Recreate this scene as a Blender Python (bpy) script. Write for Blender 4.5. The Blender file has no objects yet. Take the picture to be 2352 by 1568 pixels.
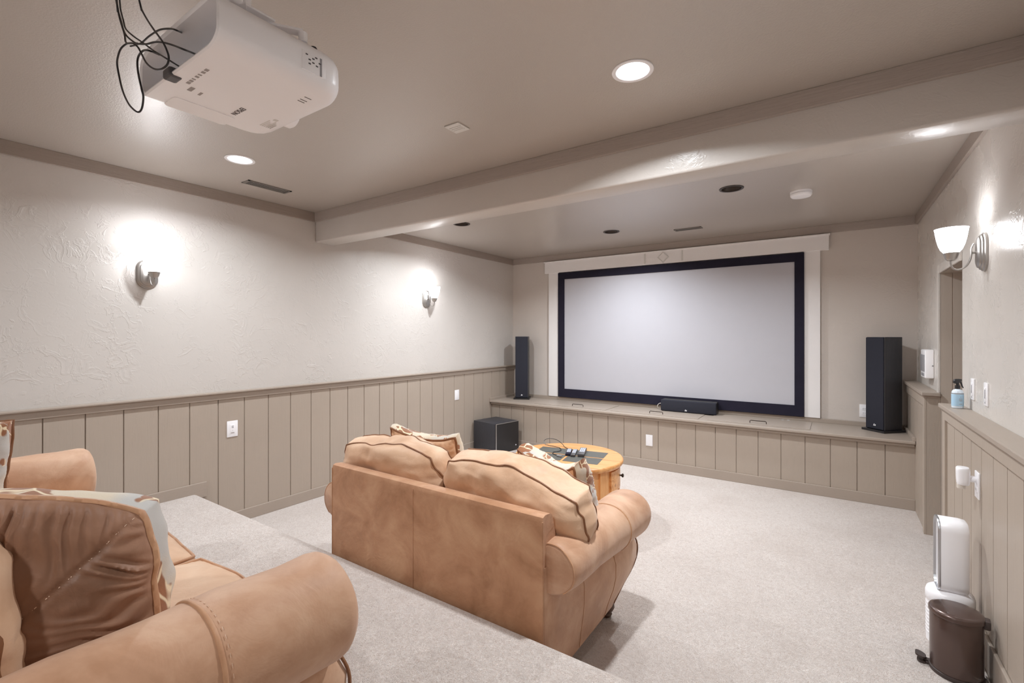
import bpy, bmesh, math, random
from mathutils import Vector, Matrix, noise
random.seed(7)
PI = math.pi
S = bpy.context.scene
C = S.collection

# ------------------------------------------------------------------ camera
CAM_H = 1.40
cam = bpy.data.cameras.new('camera')
cam.sensor_width = 36.0
cam.lens = 36.0 * 1080.0 / 2352.0
cam.shift_y = -14.0 / 2352.0
cam.clip_start = 0.02
co = bpy.data.objects.new('camera', cam)
co.location = (0, 0, CAM_H)
co.rotation_euler = (PI / 2, 0, math.radians(34.4))
C.objects.link(co)
S.camera = co
S.view_settings.view_transform = 'Standard'
S.view_settings.look = 'None'
S.view_settings.gamma = 1.0
S.view_settings.use_curve_mapping = False
S.view_settings.exposure = 0.43
try:
    S.cycles.use_denoising = True
    S.cycles.max_bounces = 14
    S.cycles.diffuse_bounces = 8
    S.cycles.sample_clamp_indirect = 6.0
    S.cycles.caustics_reflective = False
    S.cycles.caustics_refractive = False
except Exception:
    pass

# room dimensions
XL, XR, YB, YR, ZC = -3.713, 0.61, 5.445, -2.3, 2.458
XLP = -3.69          # face of the left wainscot
XRP = 0.535          # face of the right wainscot
ZR = 0.29            # riser height
YRISER = 1.48


# ------------------------------------------------------------------ materials
def lin(c):
    r = []
    for v in c:
        v = v / 255.0
        r.append(v / 12.92 if v <= 0.04045 else ((v + 0.055) / 1.055) ** 2.4)
    return (r[0], r[1], r[2], 1.0)


class NT:
    def __init__(s, name):
        s.m = bpy.data.materials.new(name)
        s.m.use_nodes = True
        s.t = s.m.node_tree
        s.b = s.t.nodes['Principled BSDF']
        s.tc = s.t.nodes.new('ShaderNodeTexCoord')
        s.co = s.tc.outputs['Object']

    def n(s, typ, ins=None, **kw):
        x = s.t.nodes.new('ShaderNode' + typ)
        for k, v in kw.items():
            setattr(x, k, v)
        for k, v in (ins or {}).items():
            if hasattr(v, 'is_linked') or isinstance(v, bpy.types.NodeSocket):
                s.t.links.new(v, x.inputs[k])
            else:
                x.inputs[k].default_value = v
        return x

    def set(s, **kw):
        for k, v in kw.items():
            k = {'Base': 'Base Color', 'Rough': 'Roughness', 'Metal': 'Metallic', 'Spec': 'Specular IOR Level',
                 'Coat': 'Coat Weight', 'CoatRough': 'Coat Roughness', 'Sheen': 'Sheen Weight',
                 'EmCol': 'Emission Color', 'EmStr': 'Emission Strength', 'Trans': 'Transmission Weight', 'Normal': 'Normal'}.get(k, k)
            if isinstance(v, bpy.types.NodeSocket):
                s.t.links.new(v, s.b.inputs[k])
            else:
                s.b.inputs[k].default_value = v
        return s

    def mapped(s, scale):
        return s.n('Mapping', {'Vector': s.co, 'Scale': scale}).outputs[0]

    def noise(s, scale, detail=3.0, rough=0.5, dist=0.0, vec=None):
        return s.n('TexNoise', {'Vector': vec or s.co, 'Scale': scale, 'Detail': detail, 'Roughness': rough, 'Distortion': dist}).outputs[0]

    def ramp(s, fac, stops, interp='LINEAR'):
        r = s.n('ValToRGB', {'Fac': fac})
        r.color_ramp.interpolation = interp
        el = r.color_ramp.elements
        while len(el) > 1:
            el.remove(el[-1])
        el[0].position = stops[0][0]
        el[0].color = stops[0][1]
        for p, c in stops[1:]:
            e = el.new(p)
            e.color = c
        return r.outputs[0]

    def mix(s, fac, a, b):
        x = s.n('MixRGB', {'Fac': fac, 'Color1': a, 'Color2': b})
        return x.outputs[0]

    def math(s, op, a, b=0.0):
        return s.n('Math', {0: a, 1: b}, operation=op).outputs[0]

    def bump(s, h, strength, dist, normal=None):
        ins = {'Height': h, 'Strength': strength, 'Distance': dist}
        if normal is not None:
            ins['Normal'] = normal
        return s.n('Bump', ins).outputs[0]


G = lambda v: (v, v, v, 1.0)


def plain(name, rgb, rough=0.5, metal=0.0, spec=0.5, bump=0.0, bscale=200.0, var=0.06, coat=0.0):
    t = NT(name)
    c = lin(rgb)
    c2 = tuple(max(0, x * (1 - var)) for x in c[:3]) + (1,)
    t.set(Base=t.mix(t.noise(9.0, 3), c, c2), Rough=rough, Metal=metal, Spec=spec, Coat=coat)
    if bump:
        t.set(Normal=t.bump(t.noise(bscale, 2), bump, 0.002))
    return t.m


def wall_mat(name, rgb, big, fine, rough=0.36):
    t = NT(name)
    c = lin(rgb)
    v = t.noise(1.6, 3)
    col = t.mix(t.ramp(v, [(0.35, G(0)), (0.65, G(1))]), c, tuple(x * 0.95 for x in c[:3]) + (1,))
    # skip-trowel: torn plateau edges of thin mud at two scales
    m1 = t.ramp(t.noise(3.3, 2), [(0.44, G(0.12)), (0.60, G(1))])
    a = t.math('MULTIPLY', t.ramp(t.noise(9.0, 4, 0.55, 0.9), [(0.52, G(0)), (0.545, G(1)), (0.60, G(0.5)), (0.72, G(0.0))]), m1)
    b = t.math('MULTIPLY', t.ramp(t.noise(17.0, 3, 0.5, 0.8, t.mapped((1, 1, 1.15))), [(0.57, G(0)), (0.60, G(1)), (0.70, G(0.1))]), m1)
    f = t.noise(90.0, 3)
    n1 = t.bump(a, big, 0.008)
    n2 = t.bump(b, big * 0.75, 0.005, n1)
    n3 = t.bump(f, fine, 0.002, n2)
    t.set(Base=col, Rough=t.ramp(t.noise(3.0, 2), [(0.3, G(rough)), (0.7, G(rough + 0.1))]), Spec=0.5, Normal=n3)
    return t.m


def taupe_mat(name, rgb, grain_axis, g=0.5):
    t = NT(name)
    c = lin(rgb)
    sc = {'Z': (55, 55, 3.2), 'Y': (55, 3.2, 55), 'X': (3.2, 55, 55)}[grain_axis]
    gr = t.noise(1.0, 5, 0.6, 0.8, t.mapped(sc))
    sp = t.ramp(t.noise(1.0, 3, 0.6, 0.2, t.mapped(tuple(3 * q for q in sc))), [(0.60, G(0)), (0.68, G(1))])
    h = t.math('ADD', gr, t.math('MULTIPLY', sp, 0.5))
    col = t.mix(t.noise(2.2, 3), c, tuple(x * 0.88 for x in c[:3]) + (1,))
    t.set(Base=col, Rough=0.42, Spec=0.45, Normal=t.bump(h, g, 0.003))
    return t.m


def carpet_mat():
    t = NT('carpet_pile')
    fib = t.noise(150.0, 3, 0.65, 2.5)
    sp = t.noise(74.0, 3, 0.6, 3.5)
    cl = t.noise(38.0, 3, 0.6, 0.5)
    big = t.noise(1.9, 4, 0.6)
    base = t.ramp(fib, [(0.32, lin((206, 187, 174))), (0.46, lin((231, 219, 211))), (0.60, lin((246, 239, 234)))])
    col = t.mix(t.math('MULTIPLY', t.ramp(sp, [(0.34, G(1)), (0.43, G(0))]), 0.58), base, lin((170, 145, 131)))
    col = t.mix(t.math('MULTIPLY', t.ramp(cl, [(0.36, G(1)), (0.5, G(0))]), 0.18), col, lin((186, 166, 154)))
    col = t.mix(t.math('MULTIPLY', t.ramp(big, [(0.45, G(0)), (0.7, G(1))]), 0.30), col, lin((198, 181, 170)))
    h = t.math('ADD', t.math('MULTIPLY', cl, 0.8), t.math('ADD', sp, t.math('MULTIPLY', fib, 0.5)))
    t.set(Base=col, Rough=0.95, Spec=0.1, Sheen=0.2, Normal=t.bump(h, 0.8, 0.014))
    return t.m


def leather_mat(name, rgb, dark, light, stretch=(1, 1, 1), wr=0.25):
    t = NT(name)
    c = lin(rgb)
    a = t.noise(4.5, 5, 0.6, 0.6, t.mapped(stretch))
    b = t.noise(13.0, 4, 0.6, 0.3)
    col = t.ramp(a, [(0.30, lin(dark)), (0.5, c), (0.70, lin(light))])
    col = t.mix(t.math('MULTIPLY', t.ramp(b, [(0.45, G(0)), (0.75, G(1))]), 0.35), col, lin(light))
    h = t.math('ADD', t.noise(11.0, 4, 0.6, 1.2), t.math('MULTIPLY', t.noise(300.0, 2), 0.04))
    t.set(Base=col, Rough=t.ramp(a, [(0.3, G(0.46)), (0.7, G(0.62))]), Spec=0.35, Sheen=0.18, Normal=t.bump(h, wr, 0.012))
    return t.m


def floral_mat():
    t = NT('floral_tapestry')
    wv = t.n('TexNoise', {'Vector': t.co, 'Scale': 6.0, 'Detail': 2.0})
    warp = t.n('VectorMath', {0: t.co, 1: t.n('VectorMath', {0: wv.outputs[1], 1: (0.16, 0.16, 0.16)}, operation='MULTIPLY').outputs[0]}, operation='ADD').outputs[0]
    v = t.n('TexVoronoi', {'Vector': warp, 'Scale': 10.0})
    v2 = t.n('TexVoronoi', {'Vector': warp, 'Scale': 24.0})
    leaf = t.ramp(t.math('ADD', v.outputs[0], t.math('MULTIPLY', v2.outputs[0], 0.35)), [(0.63, G(1)), (0.67, G(0))])
    vd = t.n('TexVoronoi', {'Vector': warp, 'Scale': 17.0}, feature='DISTANCE_TO_EDGE')
    vein = t.ramp(vd.outputs[0], [(0.02, G(1)), (0.06, G(0))])
    base = t.mix(t.ramp(t.noise(7.0, 3), [(0.42, G(0)), (0.6, G(1))]), lin((212, 198, 176)), lin((188, 186, 182)))
    brown = t.mix(t.noise(30.0, 2), lin((126, 86, 62)), lin((168, 112, 76)))
    col = t.mix(leaf, base, t.mix(vein, brown, lin((232, 214, 182))))
    t.set(Base=col, Rough=0.8, Spec=0.2, Sheen=0.3, Normal=t.bump(t.noise(420.0, 2), 0.25, 0.002))
    return t.m


def wood_mat(name, axis='X'):
    t = NT(name)
    sc = {'X': (1.2, 16, 16), 'Y': (16, 1.2, 16), 'Z': (16, 16, 1.2)}[axis]
    a = t.noise(1.0, 5, 0.6, 1.6, t.mapped(sc))
    col = t.ramp(a, [(0.28, lin((176, 112, 58))), (0.46, lin((212, 152, 92))), (0.66, lin((228, 174, 118)))])
    kn = t.ramp(t.n('TexVoronoi', {'Vector': t.co, 'Scale': 5.0}).outputs[0], [(0.03, G(1)), (0.09, G(0))])
    col = t.mix(t.math('MULTIPLY', kn, 0.6), col, lin((128, 72, 34)))
    t.set(Base=col, Rough=0.38, Spec=0.45, Normal=t.bump(a, 0.12, 0.003), Coat=0.15)
    return t.m


def emit_mat(name, rgb, strength):
    t = NT(name)
    t.set(Base=G(0.8), EmCol=lin(rgb), EmStr=strength, Rough=0.4)
    return t.m


M = {}
M['wall'] = wall_mat('beige_trowelled_paint', (204, 199, 194), 0.30, 0.10)
M['wall_fine'] = wall_mat('beige_fine_trowelled_paint', (208, 200, 193), 0.14, 0.12)
M['wall_right'] = wall_mat('beige_glossy_trowelled_paint', (214, 209, 203), 0.28, 0.10, 0.24)


def ceiling_mat():
    t = NT('taupe_orange_peel_ceiling')
    c = lin((177, 168, 159))
    col = t.mix(t.noise(1.3, 3), c, tuple(x * 0.94 for x in c[:3]) + (1,))
    h = t.ramp(t.noise(150.0, 2, 0.5, 0.4), [(0.45, G(0)), (0.66, G(1))])
    t.set(Base=col, Rough=0.36, Spec=0.9, Coat=0.9, CoatRough=0.30, Normal=t.bump(h, 0.20, 0.003))
    return t.m


M['ceiling'] = ceiling_mat()
M['beam'] = wall_mat('pale_beam_paint', (200, 194, 188), 0.08, 0.2, 0.28)
M['taupe_z'] = taupe_mat('taupe_panel_paint', (176, 163, 150), 'Z', 0.32)
M['taupe_recess'] = taupe_mat('pale_taupe_board_paint', (190, 178, 166), 'Z', 0.2)
M['taupe_y'] = taupe_mat('taupe_trim_paint', (170, 157, 145), 'Y', 0.3)
M['taupe_x'] = taupe_mat('taupe_board_paint', (170, 157, 145), 'X', 0.3)
M['crown_y'] = taupe_mat('taupe_rough_crown_paint', (160, 148, 139), 'Y', 0.7)
M['crown_x'] = taupe_mat('taupe_rough_crown_board_paint', (174, 163, 155), 'X', 0.7)
M['carpet'] = carpet_mat()
M['leather'] = leather_mat('tan_suede_leather', (186, 144, 114), (164, 122, 92), (206, 170, 142), wr=0.14)
M['leather_back'] = leather_mat('tan_suede_back', (182, 136, 102), (156, 110, 76), (201, 159, 124))
M['cushion'] = leather_mat('tan_cushion_leather', (206, 168, 136), (190, 150, 118), (219, 187, 158), wr=0.2)
M['pillow_brown'] = leather_mat('brown_satin_leather', (138, 101, 78), (112, 80, 60), (168, 128, 104), wr=0.2)
M['welt'] = plain('brown_welt_cord', (128, 84, 52), 0.55)
M['stitch'] = plain('pale_stitch_thread', (220, 192, 168), 0.6)
M['floral'] = floral_mat()
M['white'] = plain('white_plastic', (244, 244, 247), 0.35, bump=0.0, var=0.02)
M['white_paint'] = plain('white_trim_paint', (238, 236, 236), 0.45, var=0.03)
M['white_paint_dim'] = plain('white_relief_paint', (214, 213, 210), 0.5, var=0.03)
M['gray_plastic'] = plain('gray_plastic', (150, 150, 154), 0.4)
M['screen'] = plain('gray_projection_fabric', (190, 190, 197), 0.85, spec=0.15, var=0.03)
M['velvet'] = plain('black_navy_velvet', (44, 42, 56), 0.9, spec=0.15, bump=0.3, bscale=300, var=0.3)
M['black_wood'] = taupe_mat('black_ash_veneer', (58, 59, 65), 'Z', 0.35)
M['grille'] = plain('black_speaker_cloth', (50, 51, 60), 0.85, spec=0.2, bump=0.4, bscale=900)
M['black'] = plain('black_plastic', (34, 33, 35), 0.4)
M['dark_gray'] = plain('charcoal_plastic', (78, 76, 78), 0.45)
M['silver'] = plain('silver_trim', (200, 202, 206), 0.3, 0.9)
M['nickel'] = plain('brushed_nickel', (176, 172, 168), 0.32, 0.9)
M['bronze'] = plain('dark_bronze', (58, 46, 38), 0.4, 0.7)
M['bin'] = plain('brown_metallic_enamel', (92, 74, 68), 0.28, 0.45, var=0.15, coat=0.4)
M['bin_dark'] = plain('dark_brown_plastic', (66, 55, 52), 0.45)
M['wood'] = wood_mat('honey_pine_top', 'X')
M['wood_z'] = wood_mat('honey_pine_upright', 'Z')
M['slate'] = plain('gray_green_slate', (92, 92, 86), 0.45, bump=0.5, bscale=25, var=0.35)
M['foot'] = plain('dark_walnut', (84, 56, 38), 0.4)
M['label_blue'] = plain('pale_blue_label', (176, 212, 236), 0.45, var=0.12)
M['label_white'] = plain('milky_bottle_plastic', (222, 234, 244), 0.3)
M['ink'] = plain('gray_print_ink', (160, 154, 152), 0.6)
M['ink_dark'] = plain('dark_print_ink', (104, 98, 96), 0.6)
M['vent_dark'] = plain('dark_vent_void', (30, 28, 28), 0.8)
M['vent'] = plain('gray_vent_metal', (120, 114, 108), 0.45)
M['can_dark'] = plain('dark_bronze_baffle', (62, 52, 46), 0.35, 0.3)
M['clear'] = plain('cream_cable', (214, 206, 196), 0.4)
M['button'] = plain('pale_button_rubber', (190, 194, 204), 0.5)
M['shade'] = emit_mat('lit_frosted_glass', (250, 251, 255), 8.0)
M['led'] = emit_mat('lit_led_lens', (250, 252, 255), 4.0)
M['bulb_dim'] = emit_mat('faint_lamp_lens', (255, 252, 250), 0.9)


# ------------------------------------------------------------------ mesh helpers
def new():
    return bmesh.new()


def box(bm, x0, x1, y0, y1, z0, z1, bev=0.0, seg=2):
    vs = [bm.verts.new((x, y, z)) for x in (x0, x1) for y in (y0, y1) for z in (z0, z1)]
    idx = [(0, 1, 3, 2), (4, 6, 7, 5), (0, 4, 5, 1), (2, 3, 7, 6), (0, 2, 6, 4), (1, 5, 7, 3)]
    fs = [bm.faces.new([vs[i] for i in f]) for f in idx]
    if bev > 0:
        es = list({e for f in fs for e in f.edges})
        bmesh.ops.bevel(bm, geom=es, offset=bev, segments=seg, affect='EDGES', profile=0.5)
    return vs


def rings(bm, rs, cap0=True, cap1=True, closed=False):
    L = []
    for r in rs:
        L.append([bm.verts.new(p) for p in r])
    n = len(L[0])
    m = len(L)
    for i in range(m if closed else m - 1):
        a, b = L[i], L[(i + 1) % m]
        for j in range(n):
            k = (j + 1) % n
            try:
                bm.faces.new((a[j], a[k], b[k], b[j]))
            except ValueError:
                pass
    if not closed:
        if cap0:
            bm.faces.new(list(reversed(L[0])))
        if cap1:
            bm.faces.new(L[-1])
    return L


def lathe(bm, prof, n=32, cx=0.0, cy=0.0, cz=0.0, axis='Z', cap0=True, cap1=True):
    rs = []
    for r, h in prof:
        ring = []
        for i in range(n):
            a = 2 * PI * i / n
            c, s = r * math.cos(a), r * math.sin(a)
            ring.append({'Z': (cx + c, cy + s, cz + h), 'X': (cx + h, cy + c, cz + s), 'Y': (cx + s, cy + h, cz + c)}[axis])
        rs.append(ring)
    return rings(bm, rs, cap0, cap1)


def catmull(pts, k=8, closed=False):
    P = [Vector(p) for p in pts]
    n = len(P)
    out = []
    for i in range(n if closed else n - 1):
        g = (lambda j: P[j % n]) if closed else (lambda j: P[max(0, min(n - 1, j))])
        p0, p1, p2, p3 = g(i - 1), g(i), g(i + 1), g(i + 2)
        for q in range(k):
            t = q / k
            out.append(0.5 * ((2 * p1) + (p2 - p0) * t + (2 * p0 - 5 * p1 + 4 * p2 - p3) * t * t + (3 * p1 - p0 - 3 * p2 + p3) * t ** 3))
    if not closed:
        out.append(P[-1])
    return out


def tube(bm, pts, r, n=8, closed=False):
    P = [Vector(p) for p in pts]
    m = len(P)
    rs = []
    up = Vector((0.13, 0.21, 0.97)).normalized()
    prev = None
    for i in range(m):
        a = P[(i - 1) % m] if (closed or i > 0) else P[i]
        b = P[(i + 1) % m] if (closed or i < m - 1) else P[i]
        t = (b - a)
        t = t.normalized() if t.length > 1e-9 else Vector((0, 0, 1))
        if prev is None:
            u = t.cross(up)
            if u.length < 1e-3:
                u = t.cross(Vector((1, 0, 0)))
            u.normalize()
        else:
            u = prev - t * prev.dot(t)
            u.normalize()
        prev = u
        w = t.cross(u)
        rr = r(i / (m - 1)) if callable(r) else r
        rs.append([P[i] + (u * math.cos(2 * PI * j / n) + w * math.sin(2 * PI * j / n)) * rr for j in range(n)])
    rings(bm, rs, closed=closed)


def rrect(w, h, r, k=6):
    """rounded rectangle outline (2D), counter-clockwise, centred"""
    out = []
    r = r if isinstance(r, (list, tuple)) else (r,) * 4
    for (sx, sy, a0, rr) in ((1, 1, 0, r[0]), (-1, 1, PI / 2, r[1]), (-1, -1, PI, r[2]), (1, -1, 3 * PI / 2, r[3])):
        for i in range(k + 1):
            a = a0 + PI / 2 * i / k
            out.append((sx * (w / 2 - rr) + rr * math.cos(a), sy * (h / 2 - rr) + rr * math.sin(a)))
    return out


def xf(bm, mat):
    bmesh.ops.transform(bm, matrix=mat, verts=bm.verts)
    return bm


def obj(name, bm, m, parent=None, smooth=None, label=None):
    """link bm as ONE mesh object; smooth = auto-smooth angle in degrees"""
    bmesh.ops.recalc_face_normals(bm, faces=bm.faces)
    me = bpy.data.meshes.new(name)
    if smooth is not None:
        ang = math.radians(smooth)
        for f in bm.faces:
            f.smooth = True
        for e in bm.edges:
            e.smooth = len(e.link_faces) == 2 and e.calc_face_angle(0) < ang
    bm.to_mesh(me)
    bm.free()
    ms = m if isinstance(m, (list, tuple)) else [m]
    for x in ms:
        me.materials.append(M[x] if isinstance(x, str) else x)
    o = bpy.data.objects.new(name, me)
    C.objects.link(o)
    if parent is not None:
        o.parent = parent
    if label:
        o['label'] = label
    return o


def tag(o, label, cat, group=None):
    o['label'] = label
    o['category'] = cat
    if group:
        o['group'] = group
    return o


def thing(name, label, cat, loc=(0, 0, 0), rz=0.0, group=None):
    o = bpy.data.objects.new(name, None)
    o.empty_display_size = 0.05
    C.objects.link(o)
    o.location = loc
    o.rotation_euler = (0, 0, rz)
    return tag(o, label, cat, group)


def struct(name, bm, m, label=None, smooth=None):
    o = obj(name, bm, m, None, smooth)
    o['kind'] = 'structure'
    o['label'] = label or name.replace('_', ' ')
    o['category'] = name.split('_')[0]
    return o


def dup(root, loc, rz, label, group=None):
    r = root.copy()
    C.objects.link(r)
    r.location = loc
    r.rotation_euler = (0, 0, rz)
    r['label'] = label
    if group:
        r['group'] = group
    for ch in list(root.children):
        c = ch.copy()
        C.objects.link(c)
        c.parent = r
        for g in list(ch.children):
            d = g.copy()
            C.objects.link(d)
            d.parent = c
    return r


def text_bm(s, size, depth=0.0004):
    cu = bpy.data.curves.new('lettering', 'FONT')
    cu.body = s
    cu.size = size
    cu.extrude = depth
    cu.align_x = 'CENTER'
    cu.align_y = 'CENTER'
    o = bpy.data.objects.new('lettering', cu)
    C.objects.link(o)
    bpy.context.view_layer.update()
    me = bpy.data.meshes.new_from_object(o)
    bm = new()
    bm.from_mesh(me)
    bpy.data.objects.remove(o)
    bpy.data.meshes.remove(me)
    bpy.data.curves.remove(cu)
    return bm


def basis(o, x, y, z):
    m = Matrix((Vector(x), Vector(y), Vector(z))).transposed().to_4x4()
    m.translation = Vector(o)
    return m


def grooved(bm, a0, a1, z0, z1, face, depth, grooves, axis, gw=0.007, gd=0.008):
    """panel with real V grooves; runs along axis ('X' or 'Y'); face = outer plane, depth = signed offset of the back plane"""
    sgn = -1.0 if depth < 0 else 1.0
    prof = [(a0, face)]
    for g in sorted(grooves):
        if a0 + gw < g < a1 - gw:
            prof += [(g - gw / 2, face), (g - gw / 5, face + sgn * gd), (g + gw / 5, face + sgn * gd), (g + gw / 2, face)]
    prof += [(a1, face), (a1, face + depth), (a0, face + depth)]
    P = lambda a, f, z: (f, a, z) if axis == 'Y' else (a, f, z)
    rings(bm, [[P(a, f, z0) for a, f in prof], [P(a, f, z1) for a, f in prof]])


# ------------------------------------------------------------------ room shell
CANS_LIT = [(-0.665, 1.826), (-2.948, 1.409)]
CANS_FILL = [(-0.65, -0.9), (-2.95, -0.9), (-1.8, -1.8)]  # unseen ceiling lights added behind the camera as fill
CANS_DARK = [(-0.61, 3.692), (-1.876, 4.534), (-2.917, 3.412), (-0.5, 5.0)][:3]
RC = 0.072

bm = new()
box(bm, XL - 0.12, 1.6, YR - 0.12, YB + 0.12, -0.1, 0.0)
struct('floor', bm, 'carpet', 'pale speckled cut pile carpet on the lower floor')

bm = new()
prof = [(YR, 0.001), (YRISER - 0.004, 0.001), (YRISER, 0.02), (YRISER, ZR - 0.035)]
for i in range(7):
    a = PI / 2 * i / 6
    prof.append((YRISER - 0.035 + 0.035 * math.cos(a), ZR - 0.035 + 0.035 * math.sin(a)))
prof += [(YRISER - 0.3, ZR), (YR, ZR)]
rings(bm, [[(XLP + 0.012, y, z) for y, z in prof], [(XRP, y, z) for y, z in prof]])
struct('floor_riser', bm, 'carpet', 'raised carpeted platform under the big sofa', 40)

bm = new()
ov = [bm.verts.new(p) for p in ((XL - 0.1, YR - 0.1, ZC), (1.6, YR - 0.1, ZC), (1.6, YB + 0.1, ZC), (XL - 0.1, YB + 0.1, ZC))]
es = [bm.edges.new((ov[i], ov[(i + 1) % 4])) for i in range(4)]
for (x, y) in CANS_LIT + CANS_FILL + CANS_DARK:
    cv = [bm.verts.new((x + RC * math.cos(2 * PI * i / 28), y + RC * math.sin(2 * PI * i / 28), ZC)) for i in range(28)]
    es += [bm.edges.new((cv[i], cv[(i + 1) % 28])) for i in range(28)]
bmesh.ops.triangle_fill(bm, edges=es, use_beauty=True, use_dissolve=False)
struct('ceiling', bm, 'ceiling', 'glossy taupe textured ceiling')

bm = new()
box(bm, XL - 0.12, XL, YR - 0.12, YB + 0.12, 0.0, ZC)
struct('wall_left', bm, 'wall', 'beige trowelled wall with two sconces')
bm = new()
box(bm, XL, XR + 0.12, YB, YB + 0.12, 0.0, ZC)
struct('wall_front', bm, 'wall_fine', 'beige wall behind the projection screen')
bm = new()
box(bm, XL, XR + 0.12, YR - 0.12, YR, 0.0, ZC)
struct('wall_rear', bm, 'wall', 'beige wall at the back of the room')

YD0, YD1, ZD = 3.70, 4.375, 1.835
bm = new()
box(bm, XR, XR + 0.12, YR, YD0, 0.0, ZC)
box(bm, XR, XR + 0.12, YD1, YB, 0.0, ZC)
box(bm, XR, XR + 0.12, YD0, YD1, ZD, ZC)
struct('wall_right', bm, 'wall_right', 'beige wall with one sconce and a recess')
# recess beyond the right wall
bm = new()
grooved(bm, XR + 0.001, 1.5, 0.0, ZD + 0.02, YD1 - 0.006, 0.05, [0.672, 0.86, 1.05, 1.24], 'X', 0.006, 0.004)
box(bm, 1.5, 1.55, YD0 - 0.05, YD1 + 0.05, 0.0, ZD)
box(bm, XR + 0.121, 1.5, YD0 - 0.05, YD0 + 0.004, 0.0, ZD)
struct('wall_recess', bm, 'taupe_recess', 'taupe boarded recess in the wall by the spray bottle')
bm = new()
box(bm, XR + 0.002, 1.55, YD0 + 0.001, YD1 - 0.007, ZD - 0.006, ZD + 0.02)
struct('ceiling_recess', bm, 'taupe_y', 'dark grained board over the recess')
bm = new()
box(bm, XR - 0.014, XR, YD1 - 0.004, YD1 + 0.05, 1.0, ZD + 0.055, 0.003)
box(bm, XR - 0.012, XR, YD0 - 0.002, YD1 + 0.05, ZD - 0.004, ZD + 0.055, 0.003)
struct('trim_1', bm, 'wall_right', 'slim casing around the boarded recess')

# left wainscot
pitch = 0.1837
gl = [0.694 + pitch * i for i in range(-17, 26)]
bm = new()
grooved(bm, YR, YB, 0.0, 0.95, XLP, XL - XLP + 0.001, gl, 'Y')
struct('wall_left_panel', bm, 'taupe_z', 'taupe grooved wainscot under the two sconces')
bm = new()
box(bm, XL, XLP + 0.014, YR, YB, 0.932, 0.978, 0.003)
box(bm, XL, XLP + 0.034, YR, YB, 0.976, 0.990, 0.004)
struct('trim_2', bm, 'taupe_y', 'taupe chair rail along the two-sconce wall')
bm = new()
box(bm, XLP - 0.005, XLP + 0.011, YRISER + 0.001, YB, 0.0, 0.085, 0.003)
struct('baseboard_left', bm, 'taupe_y', 'taupe baseboard on the lower floor')
bm = new()
box(bm, XLP - 0.005, XLP + 0.011, YR, 1.535, 0.255, 0.362, 0.003)
struct('baseboard_riser', bm, 'taupe_y', 'taupe baseboard above the raised platform')

# right wainscot: near run, ending at the recess, and the short run by the bench
bm = new()
gr = [3.62 - 0.187 * i for i in range(1, 31)]
grooved(bm, YR, YD0, 0.0, 0.97, XRP, XR - XRP, gr, 'Y')
box(bm, XRP - 0.012, XRP + 0.002, 3.625, YD0, 0.0, 0.97, 0.002)
box(bm, XRP - 0.012, XRP + 0.002, YR, 3.63, 0.915, 0.97, 0.002)
struct('wall_right_panel', bm, 'taupe_z', 'taupe grooved wainscot behind the white fan')
bm = new()
grooved(bm, YD1, YB, 0.0, 0.97, XRP, XR - XRP + 0.03, [4.56, 4.745, 4.93, 5.115, 5.3], 'Y')
box(bm, XRP - 0.012, XRP + 0.002, YD1 - 0.001, YD1 + 0.05, 0.0, 0.97, 0.002)
box(bm, XRP - 0.012, XRP + 0.002, YD1 + 0.05, YB, 0.90, 0.97, 0.002)
struct('wall_right_panel_short', bm, 'taupe_z', 'short taupe wainscot at the end of the bench')
bm = new()
box(bm, XRP - 0.028, XR, YR, YD0 + 0.012, 0.978, 1.002, 0.004)
box(bm, XRP - 0.016, XR, YR, YD0 + 0.004, 0.962, 0.979, 0.003)
struct('trim_3', bm, 'taupe_y', 'deep taupe ledge under the spray bottle')
bm = new()
box(bm, XRP - 0.028, XR - 0.002, YD1 - 0.030, YB, 0.978, 1.002, 0.004)
box(bm, XRP - 0.016, XR, YD1 - 0.01, YB, 0.962, 0.979, 0.003)
struct('trim_4', bm, 'taupe_y', 'short deep taupe ledge below the white box')
bm = new()
box(bm, XRP - 0.014, XRP, YRISER + 0.001, YD0, 0.0, 0.14, 0.004)
struct('baseboard_right', bm, 'taupe_y', 'tall taupe baseboard behind the brown bin')

# crown boards and the beam
bm = new()
box(bm, XL, XL + 0.02, YR, YB, 2.38, ZC, 0.002)
struct('trim_5', bm, 'crown_y', 'rough taupe crown board over the two-sconce wall')
bm = new()
box(bm, XL, XR, YB - 0.022, YB, 2.382, ZC, 0.002)
struct('trim_6', bm, 'crown_x', 'rough taupe crown board above the screen')
bm = new()
box(bm, XR - 0.02, XR, YR, YB, 2.38, ZC, 0.002)
struct('trim_7', bm, 'crown_y', 'rough taupe crown board over the recess wall')
bm = new()
box(bm, XL, XR, 2.402, 2.583, 2.205, ZC + 0.01, 0.012, 3)
struct('ceiling_beam', bm, 'beam', 'pale boxed beam crossing the ceiling', 40)
bm = new()
box(bm, XL + 0.02, XR - 0.02, 2.382, 2.404, 2.378, ZC, 0.002)
struct('trim_8', bm, 'crown_x', 'rough taupe board on the beam face')

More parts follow.
